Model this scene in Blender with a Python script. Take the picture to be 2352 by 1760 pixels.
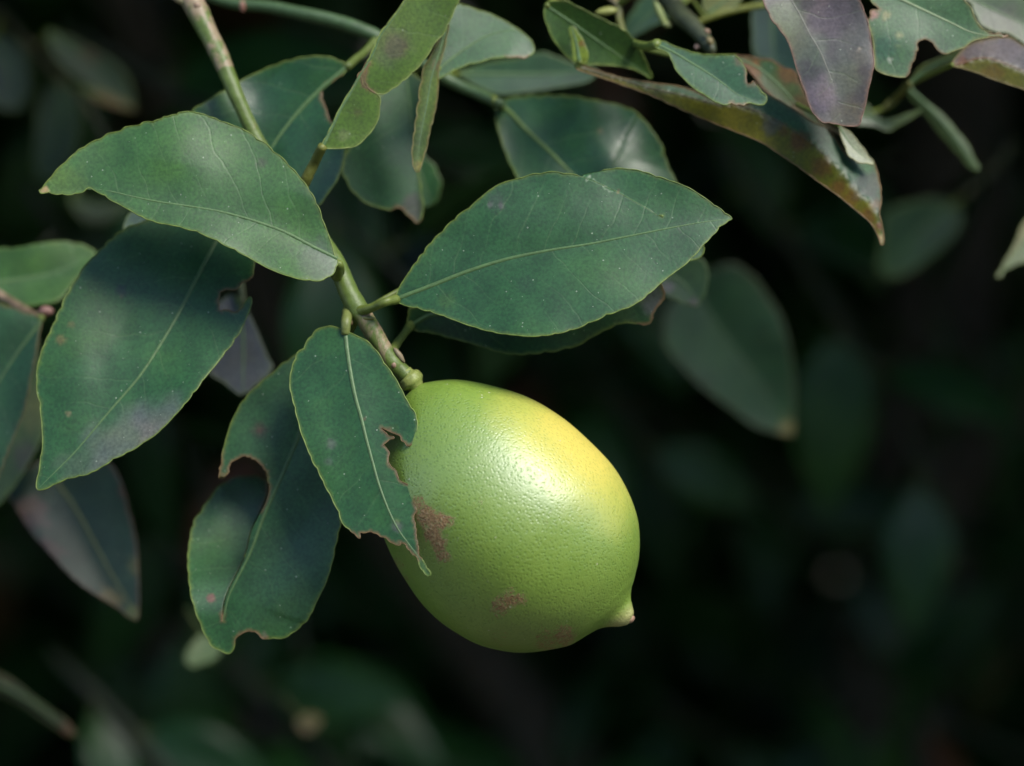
import bpy, math, random
import numpy as np
from mathutils import Vector, Matrix
from mathutils.geometry import delaunay_2d_cdt

# ------------------------------------------------------------------ reset
for o in list(bpy.data.objects):
    bpy.data.objects.remove(o)
scene = bpy.context.scene
col = scene.collection
random.seed(7)
RNG = np.random.default_rng(11)

# ------------------------------------------------------------------ camera, sky, sun, exposure
PW, PH = 2352.0, 1760.0            # pixel size of the photograph
D0 = 0.60                          # metres from camera to the lemon's axis
VIEW_W = 0.236                     # width of the view at that distance (a 7 cm lemon)
PITCH = math.radians(14)
CENTRE = np.array([0.0, 0.0, 1.40])
FWD = np.array([0.0, math.cos(PITCH), -math.sin(PITCH)])
RIGHT = np.array([1.0, 0.0, 0.0])
UP = np.array([0.0, math.sin(PITCH), math.cos(PITCH)])
CAM = CENTRE - FWD * D0

cam = bpy.data.cameras.new('camera')
cam_ob = bpy.data.objects.new('camera', cam)
col.objects.link(cam_ob)
cam_ob.location = CAM
cam_ob.rotation_euler = (math.pi / 2 - PITCH, 0, 0)
cam.sensor_width = 36
cam.lens = 36 * D0 / VIEW_W
cam.clip_start = 0.01
cam.clip_end = 400
cam.dof.use_dof = True
cam.dof.focus_distance = D0 - 0.010
cam.dof.aperture_fstop = 5.8
scene.camera = cam_ob

# light: hazy bright day, large soft sun high over the photographer's right shoulder
LIGHT_CAM = np.array([0.42, 0.70, 0.58])            # direction to the light: right, up, towards the camera
LD = LIGHT_CAM[0] * RIGHT + LIGHT_CAM[1] * UP - LIGHT_CAM[2] * FWD
LD = LD / np.linalg.norm(LD)
SUN_EL = math.asin(LD[2])
SUN_AZ = math.atan2(LD[0], LD[1])
world = bpy.data.worlds.new('World')
scene.world = world
world.use_nodes = True
wn = world.node_tree.nodes
wl = world.node_tree.links
wn.clear()
wo = wn.new('ShaderNodeOutputWorld')
bg = wn.new('ShaderNodeBackground')
sky = wn.new('ShaderNodeTexSky')
sky.sky_type = 'NISHITA'
sky.sun_disc = False
sky.sun_elevation = SUN_EL
sky.sun_rotation = SUN_AZ
sky.air_density = 1.0
sky.dust_density = 0.4
sky.ozone_density = 1.0
bg.inputs['Strength'].default_value = 0.10
wl.new(sky.outputs['Color'], bg.inputs['Color'])
wl.new(bg.outputs['Background'], wo.inputs['Surface'])

sun = bpy.data.lights.new('sun', 'SUN')
sun.energy = 1.5
sun.angle = math.radians(25)
sun.color = (1.0, 0.95, 0.86)
sun_ob = bpy.data.objects.new('sun', sun)
col.objects.link(sun_ob)
sun_ob.location = (1, -2, 4)
sun_ob.rotation_euler = Vector(LD).to_track_quat('Z', 'Y').to_euler()

scene.view_settings.view_transform = 'Standard'
scene.view_settings.look = 'None'
scene.view_settings.gamma = 1
scene.view_settings.use_curve_mapping = False
scene.view_settings.exposure = 1.5
scene.render.engine = 'CYCLES'
scene.render.resolution_x = 1024
scene.render.resolution_y = 766


# ------------------------------------------------------------------ helpers: pixels and points
REG = {'F': (0, 0, 0.94048), 'C1': (0, 0, 2.7588), 'C2': (700, 0, 2.7588), 'C3': (1300, 0, 3.6783),
       'C4': (1752, 0, 3.6783), 'C5': (0, 450, 2.7588), 'C6': (0, 900, 2.7588), 'D1': (640, 560, 3.6783),
       'D2': (640, 900, 3.6783), 'D3': (880, 850, 2.469), 'D4': (1480, 450, 2.5367), 'D5': (1480, 1100, 2.508),
       'D6': (0, 1300, 2.4578), 'D7': (400, 780, 2.2067), 'D8': (880, 360, 2.6333), 'N': (0, 0, 1.0)}


def px(reg, pts):
    ox, oy, s = REG[reg]
    a = np.array(pts, float)
    return np.stack([ox + a[:, 0] / s, oy + a[:, 1] / s], 1)


def cat(*parts):
    return np.concatenate([px(r, p) for r, p in parts], 0)


def P(x, y, dz):
    """photo pixel + distance behind the lemon's axis plane (mm) -> world point"""
    x = np.asarray(x, float); y = np.asarray(y, float)
    d = D0 + np.asarray(dz, float) / 1000.0
    k = VIEW_W / D0 / PW
    a = (x - PW / 2) * k * d
    b = -(y - PH / 2) * k * d
    return CAM + a[..., None] * RIGHT + b[..., None] * UP + d[..., None] * FWD


def catmull(pts, step, closed):
    """centripetal-ish smooth resample of a polyline at about `step` pixels"""
    p = np.asarray(pts, float)
    n = len(p)
    out = []
    rng = range(n) if closed else range(n - 1)
    for i in rng:
        if closed:
            a, b, c, d = p[(i - 1) % n], p[i], p[(i + 1) % n], p[(i + 2) % n]
        else:
            b, c = p[i], p[i + 1]
            a = p[i - 1] if i > 0 else 2 * b - c
            d = p[i + 2] if i + 2 < n else 2 * c - b
        L = np.linalg.norm(c - b)
        m1 = (c - a); m2 = (d - b)
        l1 = np.linalg.norm(m1[:2]); l2 = np.linalg.norm(m2[:2])
        m1 = m1 * (min(L / max(l1, 1e-6), 0.5) if l1 > 0 else 0)
        m2 = m2 * (min(L / max(l2, 1e-6), 0.5) if l2 > 0 else 0)
        k = max(1, int(round(L / step)))
        for j in range(k):
            t = j / k
            h00 = 2*t**3 - 3*t**2 + 1; h10 = t**3 - 2*t**2 + t
            h01 = -2*t**3 + 3*t**2; h11 = t**3 - t**2
            out.append(h00 * b + h10 * m1 + h01 * c + h11 * m2)
    if not closed:
        out.append(p[-1])
    return np.array(out)


def inside(poly, pts):
    x, y = pts[:, 0], pts[:, 1]
    res = np.zeros(len(pts), bool)
    n = len(poly)
    for i in range(n):
        x1, y1 = poly[i]; x2, y2 = poly[(i + 1) % n]
        if y1 == y2:
            continue
        c = ((y1 > y) != (y2 > y)) & (x < (x2 - x1) * (y - y1) / (y2 - y1) + x1)
        res ^= c
    return res


def poly_dist(line, pts, closed=False, signed=False):
    """distance to a polyline, arclength of the nearest point, sign"""
    a = line
    b = np.roll(line, -1, 0) if closed else line[1:]
    a = a if closed else line[:-1]
    ab = b - a
    L2 = np.maximum((ab ** 2).sum(1), 1e-9)
    seg = np.sqrt(L2)
    cum = np.concatenate([[0], np.cumsum(seg)])
    best = np.full(len(pts), 1e9); bt = np.zeros(len(pts)); sg = np.ones(len(pts))
    for c0 in range(0, len(pts), 2000):
        q = pts[c0:c0 + 2000]
        ap = q[:, None, :] - a[None]
        t = np.clip((ap * ab[None]).sum(2) / L2[None], 0, 1)
        dv = ap - t[..., None] * ab[None]
        d2 = (dv ** 2).sum(2)
        i = d2.argmin(1); r = np.arange(len(q))
        best[c0:c0 + 2000] = np.sqrt(d2[r, i])
        bt[c0:c0 + 2000] = cum[i] + t[r, i] * seg[i]
        sg[c0:c0 + 2000] = np.sign(ab[i, 0] * ap[r, i, 1] - ab[i, 1] * ap[r, i, 0] + 1e-9)
    return best, bt, sg, cum[-1]


_nk = RNG.normal(size=(24, 2)); _np = RNG.uniform(0, 6.28, 24)


def wob(pts, wave, seed=0):
    """smooth pseudo-noise over pixel space, about -1..1, wavelength in pixels"""
    r = np.zeros(len(pts))
    for i in range(6):
        k = _nk[(i + seed * 5) % 24]
        k = k / np.linalg.norm(k) * (2 * math.pi / wave) * (0.6 + 0.16 * i)
        r += np.sin(pts @ k + _np[(i * 3 + seed * 7) % 24])
    return r / 3.2


def smooth(e0, e1, x):
    t = np.clip((x - e0) / (e1 - e0), 0, 1)
    return t * t * (3 - 2 * t)


# ------------------------------------------------------------------ helpers: objects
def thing(name, label, cat_, origin, group=None):
    o = bpy.data.objects.new(name, None)
    col.objects.link(o)
    o.empty_display_size = 0.02
    o.location = origin
    o['label'] = label
    o['category'] = cat_
    if group:
        o['group'] = group
    o['_org'] = [float(v) for v in origin]
    return o


ORG = {}


def org_of(o):
    while o.parent is not None:
        o = o.parent
    return np.array(o.location)


def mesh_obj(name, v, f, mat, parent=None, tint=None, uv=None, smooth_=True, origin=None, label=None):
    org = org_of(parent) if parent is not None else (np.zeros(3) if origin is None else np.asarray(origin))
    v = np.asarray(v, float) - org
    me = bpy.data.meshes.new(name)
    me.from_pydata(v.tolist(), [], [tuple(int(i) for i in q) for q in f])
    if tint is not None:
        a = me.attributes.new('tint', 'FLOAT_COLOR', 'POINT')
        t = np.ones((len(v), 4)); t[:, :tint.shape[1]] = tint
        a.data.foreach_set('color', t.ravel().astype(np.float32))
    if uv is not None:
        a = me.attributes.new('leafco', 'FLOAT_VECTOR', 'POINT')
        a.data.foreach_set('vector', np.asarray(uv, np.float32).ravel())
    if smooth_:
        me.polygons.foreach_set('use_smooth', [True] * len(me.polygons))
    me.materials.append(mat)
    me.update()
    o = bpy.data.objects.new(name, me)
    col.objects.link(o)
    if parent is not None:
        o.parent = parent
    else:
        o.location = org
    if label:
        o['label'] = label
    return o


def tube_geo(path, rad, sides=10, flat=1.0, cap=True, rough=0.0, seed=0):
    """path: Nx3 world, rad: N metres"""
    path = np.asarray(path, float); rad = np.asarray(rad, float)
    n = len(path)
    tan = np.gradient(path, axis=0)
    tan /= np.linalg.norm(tan, axis=1)[:, None] + 1e-12
    v = []; f = []
    ref = -FWD
    rr = np.random.default_rng(seed)
    nz = rr.normal(size=(n, sides)) * rough
    for i in range(n):
        t = tan[i]
        b = np.cross(t, ref); b /= np.linalg.norm(b) + 1e-9
        nn = np.cross(b, t)
        for j in range(sides):
            a = 2 * math.pi * j / sides
            r = rad[i] * (1 + nz[i, j])
            v.append(path[i] + r * (math.cos(a) * b + flat * math.sin(a) * nn))
    for i in range(n - 1):
        for j in range(sides):
            k = (j + 1) % sides
            f.append((i*sides + j, i*sides + k, (i+1)*sides + k, (i+1)*sides + j))
    if cap:
        v.append(path[0] - tan[0] * rad[0] * 0.5); c0 = len(v) - 1
        v.append(path[-1] + tan[-1] * rad[-1] * 0.5); c1 = len(v) - 1
        for j in range(sides):
            k = (j + 1) % sides
            f.append((c0, k, j))
            f.append((c1, (n-1)*sides + j, (n-1)*sides + k))
    return np.array(v), f


# ------------------------------------------------------------------ materials
def new_mat(name):
    m = bpy.data.materials.new(name)
    m.use_nodes = True
    nt = m.node_tree
    nt.nodes.clear()
    return m, nt.nodes, nt.links


def N(nodes, t, **kw):
    n = nodes.new(t)
    for k, v in kw.items():
        if k == 'inp':
            for kk, vv in v.items():
                n.inputs[kk].default_value = vv
        else:
            setattr(n, k, v)
    return n


def math_(nodes, links, op, a, b=None, c=None, clamp=False):
    n = nodes.new('ShaderNodeMath'); n.operation = op; n.use_clamp = clamp
    for i, x in enumerate((a, b, c)):
        if x is None:
            continue
        if isinstance(x, (int, float)):
            n.inputs[i].default_value = x
        else:
            links.new(x, n.inputs[i])
    return n.outputs[0]


def mixc(nodes, links, fac, a, b, mode='MIX'):
    n = nodes.new('ShaderNodeMix'); n.data_type = 'RGBA'; n.blend_type = mode
    for sock, x in ((n.inputs[0], fac), (n.inputs[6], a), (n.inputs[7], b)):
        if isinstance(x, (int, float)):
            sock.default_value = x
        elif isinstance(x, tuple):
            sock.default_value = x if len(x) == 4 else (*x, 1)
        else:
            links.new(x, sock)
    return n.outputs[2]


def ramp(nodes, links, fac, stops):
    n = nodes.new('ShaderNodeValToRGB')
    e = n.color_ramp.elements
    while len(e) < len(stops):
        e.new(0.5)
    for el, (p, c) in zip(e, stops):
        el.position = p
        el.color = c if len(c) == 4 else (*c, 1)
    links.new(fac, n.inputs[0])
    return n.outputs[0]


def leaf_material(name, near=True):
    m, n, l = new_mat(name)
    out = N(n, 'ShaderNodeOutputMaterial')
    pr = N(n, 'ShaderNodeBsdfPrincipled')
    at = N(n, 'ShaderNodeAttribute', attribute_name='tint')
    co = N(n, 'ShaderNodeTexCoord')
    base = at.outputs['Color']
    # broad mottling
    nz = N(n, 'ShaderNodeTexNoise', inp={'Scale': 55.0, 'Detail': 3.0, 'Roughness': 0.6})
    l.new(co.outputs['Object'], nz.inputs['Vector'])
    mot = ramp(n, l, nz.outputs['Fac'], [(0.3, (0.62, 0.74, 0.66)), (0.5, (1, 1, 1)), (0.72, (1.34, 1.22, 0.95))])
    base = mixc(n, l, 1.0, base, mot, 'MULTIPLY')
    rough_in = None
    if near:
        # side veins from leaf coordinates: x along midrib (mm), y distance from midrib (mm)
        lc = N(n, 'ShaderNodeAttribute', attribute_name='leafco')
        sep = N(n, 'ShaderNodeSeparateXYZ'); l.new(lc.outputs['Vector'], sep.inputs[0])
        ab = math_(n, l, 'ABSOLUTE', sep.outputs['Y'])
        nv = N(n, 'ShaderNodeTexNoise', inp={'Scale': 90.0, 'Detail': 2.0})
        l.new(co.outputs['Object'], nv.inputs['Vector'])
        q = math_(n, l, 'MULTIPLY_ADD', ab, -0.62, sep.outputs['X'])
        side = math_(n, l, 'MULTIPLY', math_(n, l, 'SIGN', sep.outputs['Y']), 2.3)
        q = math_(n, l, 'ADD', q, side)
        q = math_(n, l, 'MULTIPLY_ADD', nv.outputs['Fac'], 6.0, q)
        fr = math_(n, l, 'PINGPONG', q, 3.6)
        vein = math_(n, l, 'SUBTRACT', 1.0, math_(n, l, 'DIVIDE', fr, 0.34, clamp=True), clamp=True)
        nv2 = N(n, 'ShaderNodeTexNoise', inp={'Scale': 70.0, 'Detail': 1.0})
        l.new(co.outputs['Object'], nv2.inputs['Vector'])
        vein = math_(n, l, 'MULTIPLY', vein, math_(n, l, 'MULTIPLY_ADD', nv2.outputs['Fac'], 3.0, -0.95, clamp=True))
        base = mixc(n, l, math_(n, l, 'MULTIPLY', vein, 0.17), base, (0.16, 0.24, 0.10))
        # oil glands / dust: tiny pale specks
        vo = N(n, 'ShaderNodeTexVoronoi', inp={'Scale': 820.0, 'Randomness': 1.0})
        l.new(co.outputs['Object'], vo.inputs['Vector'])
        sz = N(n, 'ShaderNodeSeparateColor'); l.new(vo.outputs['Color'], sz.inputs[0])
        thr = math_(n, l, 'POWER', sz.outputs[0], 5.0)
        thr = math_(n, l, 'MULTIPLY', thr, 0.06)
        thr = math_(n, l, 'SUBTRACT', thr, 0.0)
        sp = math_(n, l, 'LESS_THAN', math_(n, l, 'MULTIPLY', vo.outputs['Distance'], 0.36), thr)
        base = mixc(n, l, math_(n, l, 'MULTIPLY', sp, 0.55), base, (0.42, 0.48, 0.36))
        # fine grain
        ng = N(n, 'ShaderNodeTexNoise', inp={'Scale': 1400.0, 'Detail': 2.0})
        l.new(co.outputs['Object'], ng.inputs['Vector'])
        gr = ramp(n, l, ng.outputs['Fac'], [(0.3, (0.76, 0.76, 0.76)), (0.7, (1.24, 1.24, 1.24))])
        base = mixc(n, l, 1.0, base, gr, 'MULTIPLY')
        # relief
        hgt = math_(n, l, 'MULTIPLY_ADD', ng.outputs['Fac'], 0.40, math_(n, l, 'MULTIPLY', vein, -0.35))
        nm = N(n, 'ShaderNodeTexNoise', inp={'Scale': 260.0, 'Detail': 3.0})
        l.new(co.outputs['Object'], nm.inputs['Vector'])
        hgt = math_(n, l, 'MULTIPLY_ADD', nm.outputs['Fac'], 0.5, hgt)
        bp = N(n, 'ShaderNodeBump', inp={'Strength': 0.4, 'Distance': 0.00018})
        l.new(hgt, bp.inputs['Height'])
        l.new(bp.outputs[0], pr.inputs['Normal'])
        rough = math_(n, l, 'MULTIPLY_ADD', nz.outputs['Fac'], 0.16, 0.35)
        rough = math_(n, l, 'ADD', rough, math_(n, l, 'MULTIPLY_ADD', at.outputs['Alpha'], 0.25, -0.25))
        l.new(rough, pr.inputs['Roughness'])
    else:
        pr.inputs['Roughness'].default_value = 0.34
    l.new(base, pr.inputs['Base Color'])
    pr.inputs['Specular IOR Level'].default_value = 0.6 if near else 0.35
    tr = N(n, 'ShaderNodeBsdfTranslucent')
    tc = mixc(n, l, 1.0, base, (1.5, 1.7, 0.55), 'MULTIPLY')
    l.new(tc, tr.inputs['Color'])
    mx = N(n, 'ShaderNodeMixShader', inp={'Fac': 0.16})
    if near:
        l.new(math_(n, l, 'ADD', sep.outputs['Z'], 0.16), mx.inputs[0])
    l.new(pr.outputs[0], mx.inputs[1]); l.new(tr.outputs[0], mx.inputs[2])
    l.new(mx.outputs[0], out.inputs['Surface'])
    return m


def simple_mat(name, colr, rough=0.5, vary=0.25, scale=400, bump=0.3, tint=False, bark=None):
    m, n, l = new_mat(name)
    out = N(n, 'ShaderNodeOutputMaterial')
    pr = N(n, 'ShaderNodeBsdfPrincipled', inp={'Roughness': rough})
    co = N(n, 'ShaderNodeTexCoord')
    nz = N(n, 'ShaderNodeTexNoise', inp={'Scale': float(scale), 'Detail': 4.0, 'Roughness': 0.65})
    l.new(co.outputs['Object'], nz.inputs['Vector'])
    if tint:
        at = N(n, 'ShaderNodeAttribute', attribute_name='tint')
        base = at.outputs['Color']
    else:
        base = None
    lo = (1 - vary,) * 3; hi = (1 + vary,) * 3
    var = ramp(n, l, nz.outputs['Fac'], [(0.3, lo), (0.7, hi)])
    base = mixc(n, l, 1.0, base if base is not None else (*colr, 1), var, 'MULTIPLY')
    if bark:
        nb = N(n, 'ShaderNodeTexNoise', inp={'Scale': 190.0, 'Detail': 5.0, 'Roughness': 0.7, 'Distortion': 0.6})
        mp = N(n, 'ShaderNodeMapping')
        mp.inputs['Scale'].default_value = (1.0, 1.0, 0.35)
        mp.inputs['Rotation'].default_value = (0, math.radians(-28), 0)
        l.new(co.outputs['Object'], mp.inputs['Vector']); l.new(mp.outputs[0], nb.inputs['Vector'])
        at2 = N(n, 'ShaderNodeAttribute', attribute_name='tint')
        f = math_(n, l, 'ADD', nb.outputs['Fac'], math_(n, l, 'MULTIPLY_ADD', at2.outputs['Alpha'], 0.34, -0.34))
        f = math_(n, l, 'MULTIPLY_ADD', f, 12.0, -5.2, clamp=True)
        base = mixc(n, l, math_(n, l, 'MULTIPLY', f, 0.8), base, bark)
    l.new(base, pr.inputs['Base Color'])
    bp = N(n, 'ShaderNodeBump', inp={'Strength': bump, 'Distance': 0.0004})
    l.new(nz.outputs['Fac'], bp.inputs['Height']); l.new(bp.outputs[0], pr.inputs['Normal'])
    l.new(pr.outputs[0], out.inputs['Surface'])
    return m


M_LEAF = leaf_material('citrus_leaf')
M_BACK = leaf_material('shaded_leaf', near=False)  # same leaf kind with its sheen cut, standing in for deep shade
M_RIB = simple_mat('leaf_midrib', (0.12, 0.20, 0.06), 0.5, 0.2, 700, 0.3, tint=True)
M_MARGIN = simple_mat('leaf_margin', (0.2, 0.26, 0.05), 0.5, 0.3, 900, 0.3, tint=True)
M_STEM = simple_mat('green_stem', (0.1, 0.16, 0.03), 0.48, 0.22, 500, 0.5, tint=True, bark=(0.34, 0.24, 0.16))
M_BARK = simple_mat('grey_bark', (0.075, 0.066, 0.055), 0.85, 0.4, 60, 1.0)
M_SOIL = simple_mat('soil_and_litter', (0.115, 0.098, 0.062), 0.95, 0.5, 18, 1.0)


def lemon_material():
    m, n, l = new_mat('lemon_rind')
    out = N(n, 'ShaderNodeOutputMaterial')
    pr = N(n, 'ShaderNodeBsdfPrincipled')
    at = N(n, 'ShaderNodeAttribute', attribute_name='tint')       # rgb: yellowness, scar, pale tip
    sep = N(n, 'ShaderNodeSeparateColor'); l.new(at.outputs['Color'], sep.inputs[0])
    co = N(n, 'ShaderNodeTexCoord')
    nz = N(n, 'ShaderNodeTexNoise', inp={'Scale': 120.0, 'Detail': 4.0, 'Roughness': 0.6})
    l.new(co.outputs['Object'], nz.inputs['Vector'])
    y = math_(n, l, 'ADD', sep.outputs[0], math_(n, l, 'MULTIPLY_ADD', nz.outputs['Fac'], 0.3, -0.15))
    base = ramp(n, l, y, [(0.0, (0.130, 0.240, 0.022)), (0.3, (0.205, 0.315, 0.038)), (0.62, (0.45, 0.47, 0.075)),
                          (0.95, (0.69, 0.57, 0.10))])
    # oil glands
    vo = N(n, 'ShaderNodeTexVoronoi', inp={'Scale': 1200.0, 'Randomness': 0.9})
    l.new(co.outputs['Object'], vo.inputs['Vector'])
    dots = ramp(n, l, vo.outputs['Distance'], [(0.10, (0.86, 0.90, 0.78)), (0.55, (1.08, 1.06, 1.1))])
    base = mixc(n, l, 1.0, base, dots, 'MULTIPLY')
    # scars
    ns = N(n, 'ShaderNodeTexNoise', inp={'Scale': 900.0, 'Detail': 6.0, 'Roughness': 0.8, 'Distortion': 1.2})
    l.new(co.outputs['Object'], ns.inputs['Vector'])
    sc = math_(n, l, 'ADD', sep.outputs[1], math_(n, l, 'MULTIPLY_ADD', ns.outputs['Fac'], 2.8, -1.4))
    sc = math_(n, l, 'MULTIPLY_ADD', sc, 4.0, -1.7, clamp=True)
    nb = N(n, 'ShaderNodeTexNoise', inp={'Scale': 1700.0, 'Detail': 3.0})
    l.new(co.outputs['Object'], nb.inputs['Vector'])
    scc = ramp(n, l, nb.outputs['Fac'], [(0.3, (0.16, 0.045, 0.012)), (0.52, (0.34, 0.12, 0.04)), (0.72, (0.52, 0.30, 0.15))])
    base = mixc(n, l, math_(n, l, 'MULTIPLY', sc, 0.8), base, scc)
    # pale tan flecks and dust, with bright glints painted in among them
    v2 = N(n, 'ShaderNodeTexVoronoi', inp={'Scale': 620.0, 'Randomness': 1.0})
    l.new(co.outputs['Object'], v2.inputs['Vector'])
    s2 = N(n, 'ShaderNodeSeparateColor'); l.new(v2.outputs['Color'], s2.inputs[0])
    thr = math_(n, l, 'MULTIPLY', math_(n, l, 'POWER', s2.outputs[0], 3.0), 0.19)
    nd = N(n, 'ShaderNodeTexNoise', inp={'Scale': 75.0, 'Detail': 2.0})
    l.new(co.outputs['Object'], nd.inputs['Vector'])
    thr = math_(n, l, 'MULTIPLY', thr, math_(n, l, 'MULTIPLY_ADD', nd.outputs['Fac'], 4.0, -1.5, clamp=True))
    fl = math_(n, l, 'LESS_THAN', v2.outputs['Distance'], thr)
    base = mixc(n, l, math_(n, l, 'MULTIPLY', fl, 0.7), base, (0.62, 0.6, 0.45))
    # pale nipple
    base = mixc(n, l, sep.outputs[2], base, (0.50, 0.46, 0.18))
    l.new(base, pr.inputs['Base Color'])
    # dimples
    dim = N(n, 'ShaderNodeMapRange', inp={'From Min': 0.0, 'From Max': 0.45})
    l.new(vo.outputs['Distance'], dim.inputs['Value'])
    big = N(n, 'ShaderNodeTexNoise', inp={'Scale': 230.0, 'Detail': 3.0})
    l.new(co.outputs['Object'], big.inputs['Vector'])
    h = math_(n, l, 'MULTIPLY_ADD', big.outputs['Fac'], 1.0, dim.outputs[0])
    nf = N(n, 'ShaderNodeTexNoise', inp={'Scale': 2300.0, 'Detail': 2.0})
    l.new(co.outputs['Object'], nf.inputs['Vector'])
    h = math_(n, l, 'MULTIPLY_ADD', nf.outputs['Fac'], 0.9, h)
    h = math_(n, l, 'MULTIPLY_ADD', math_(n, l, 'MULTIPLY', sc, nb.outputs['Fac']), 4.0, h)
    bp = N(n, 'ShaderNodeBump', inp={'Strength': 0.40, 'Distance': 0.00022})
    l.new(h, bp.inputs['Height'])
    l.new(bp.outputs[0], pr.inputs['Normal'])
    r = math_(n, l, 'MULTIPLY_ADD', sc, 0.30, 0.44)
    pr.inputs['IOR'].default_value = 1.62
    l.new(r, pr.inputs['Roughness'])
    pr.inputs['Specular IOR Level'].default_value = 1.0
    pr.inputs['Subsurface Weight'].default_value = 0.12
    pr.inputs['Subsurface Radius'].default_value = (0.9, 0.7, 0.2)
    pr.inputs['Subsurface Scale'].default_value = 0.002
    l.new(pr.outputs[0], out.inputs['Surface'])
    return m


M_LEMON = lemon_material()

# leaf colours (linear albedo)
GREEN = (0.025, 0.094, 0.026)
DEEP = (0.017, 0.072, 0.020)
FRESH = (0.040, 0.120, 0.024)
LIME = (0.080, 0.165, 0.012)
PURPLE = (0.050, 0.045, 0.047)
PALE = (0.075, 0.150, 0.085)
OLIVE = (0.190, 0.185, 0.010)
RUST = (0.230, 0.075, 0.022)
MAUVE_SHEEN = (0.17, 0.15, 0.18)  # violet-grey sheen painted onto the left hanging leaf
TAN = (0.20, 0.125, 0.055)
BROWN = (0.12, 0.06, 0.035)
RIBC = (0.080, 0.150, 0.050)
RIMC = (0.150, 0.210, 0.040)


# ------------------------------------------------------------------ leaf builder
class Leaf:
    pass


def leaf(parent, outline, rib, z=0.0, gx=0.0, gy=0.0, fold=0.12, bend=0.0, wave=0.35, colr=GREEN, spacing=7.0,
         paint=(), lobe=None, chew=(), margin=True, scallop=1.0, ribw=1.0, petiole=None, petcol=(0.13, 0.17, 0.03),
         curl=0.0, seed=0, label=None, sidecol=None, ribcol=RIBC, rimcol=RIMC, zfun=None, thick=0.28, rib_on=True,
         asym=0.0, bare=(), gloss=0.0, trans=0.0):
    """A leaf blade from its outline; depth (mm) = tilt plane + V fold along the midrib + bend along it + waves.
    gx, gy: mm of depth per mm across / down the view.  lobe = (polygon, hinge point, push per mm)."""
    raw = np.asarray(outline, float)
    rib = catmull(rib, 6.0, False)
    o = catmull(raw, spacing * 0.75, True)
    d0 = rib[0] - rib[min(4, len(rib) - 1)]; d0 /= np.linalg.norm(d0)
    d1 = rib[-1] - rib[max(-5, -len(rib))]; d1 /= np.linalg.norm(d1)
    EXT = 250.0
    ribx = np.concatenate([[rib[0] + d0 * EXT], rib, [rib[-1] + d1 * EXT]], 0)
    # margin relief: shallow crenations on sound edges, ragged bites on eaten ones
    tn = np.roll(o, -1, 0) - np.roll(o, 1, 0)
    tn /= np.linalg.norm(tn, axis=1)[:, None] + 1e-9
    area = 0.5 * np.sum(o[:, 0] * np.roll(o[:, 1], -1) - np.roll(o[:, 0], -1) * o[:, 1])
    nrm = np.stack([tn[:, 1], -tn[:, 0]], 1) * (1 if area > 0 else -1)
    arc = np.cumsum(np.linalg.norm(np.roll(o, -1, 0) - o, axis=1))
    eaten = np.zeros(len(o))
    for (cx, cy, r) in chew:
        d = np.hypot(o[:, 0] - cx, o[:, 1] - cy)
        eaten = np.maximum(eaten, 1 - smooth(r * 0.8, r * 1.1, d))
    ph = arc + 14 * np.sin(arc / 97.0 + seed) + 9 * np.sin(arc / 41.0 + 2 * seed)
    cren = (np.abs(np.sin(ph * math.pi / 36.0)) ** 0.6 - 0.6) * 3.0 * scallop
    cren = cren * np.clip(0.75 + 0.9 * wob(o, 150, seed + 2), 0.15, 1.7)
    rag = wob(o, 17, seed) * 2.2 + wob(o, 47, seed + 1) * 1.6
    bmask = np.zeros(len(o))
    for (qx, qy, r) in bare:
        bmask = np.maximum(bmask, 1 - smooth(r * 0.85, r * 1.05, np.hypot(o[:, 0] - qx, o[:, 1] - qy)))
    off = (cren * (1 - eaten) + rag * eaten) * (1 - bmask)
    o = o + nrm * off[:, None]
    cx, cy = o.mean(0)

    def depth(p, inl=None):
        d, t, s, L = poly_dist(ribx, p)
        t = t - EXT; L = L - 2 * EXT
        sm = d / 10.0                                     # mm from the midrib
        u = t / max(L, 1)
        Lm = L / 10.0
        out = z + gx * (p[:, 0] - cx) / 10.0 + gy * (p[:, 1] - cy) / 10.0
        out = out - fold * np.sqrt(sm ** 2 + 0.5) * (1 + asym * s)
        out = out + bend * Lm * (u - 0.45) ** 2
        out = out + curl * np.maximum(sm - 9, 0) ** 2 * 0.05
        out = out + wave * (0.95 * wob(p, 330, seed) * np.minimum(sm / 8, 1.2) + 0.05 * wob(p, 110, seed + 2) * np.minimum(sm / 8, 1.0))
        if zfun is not None:
            out = out + zfun(p, sm * s, u)
        if lobe is not None:
            poly, hinge, push = lobe
            li = inside(poly, p) if inl is None else inl
            h = np.maximum(0, (p[:, 0] - hinge[0]) * hinge[2] + (p[:, 1] - hinge[1]) * hinge[3]) / 10.0
            out = out + np.where(li, push * 34 * (1 - np.exp(-(h / 17.0) ** 2)), 0)
        return out, sm, t / 10.0, s

    # interior points
    x0, y0 = o.min(0); x1, y1 = o.max(0)
    gxs = np.arange(x0, x1, spacing); gys = np.arange(y0, y1, spacing * 0.866)
    g = np.array([(a + (0.5 * spacing if i % 2 else 0), b) for i, b in enumerate(gys) for a in gxs])
    g += RNG.uniform(-0.12, 0.12, g.shape) * spacing
    ins = o - nrm * 2.6
    g = g[inside(o, g)]
    ed = poly_dist(o, g, True)[0]
    g = g[ed > spacing * 0.75]
    ins = ins[inside(o, ins)]
    ins = ins[poly_dist(o, ins, True)[0] > 2.0]
    rp = rib[inside(o, rib)]
    rp = rp[poly_dist(o, rp, True)[0] > 2.5]
    if len(rp):
        g = g[poly_dist(rib, g)[0] > spacing * 0.5]
    allp = np.concatenate([o, g, ins, rp], 0)
    n0 = len(o)
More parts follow.
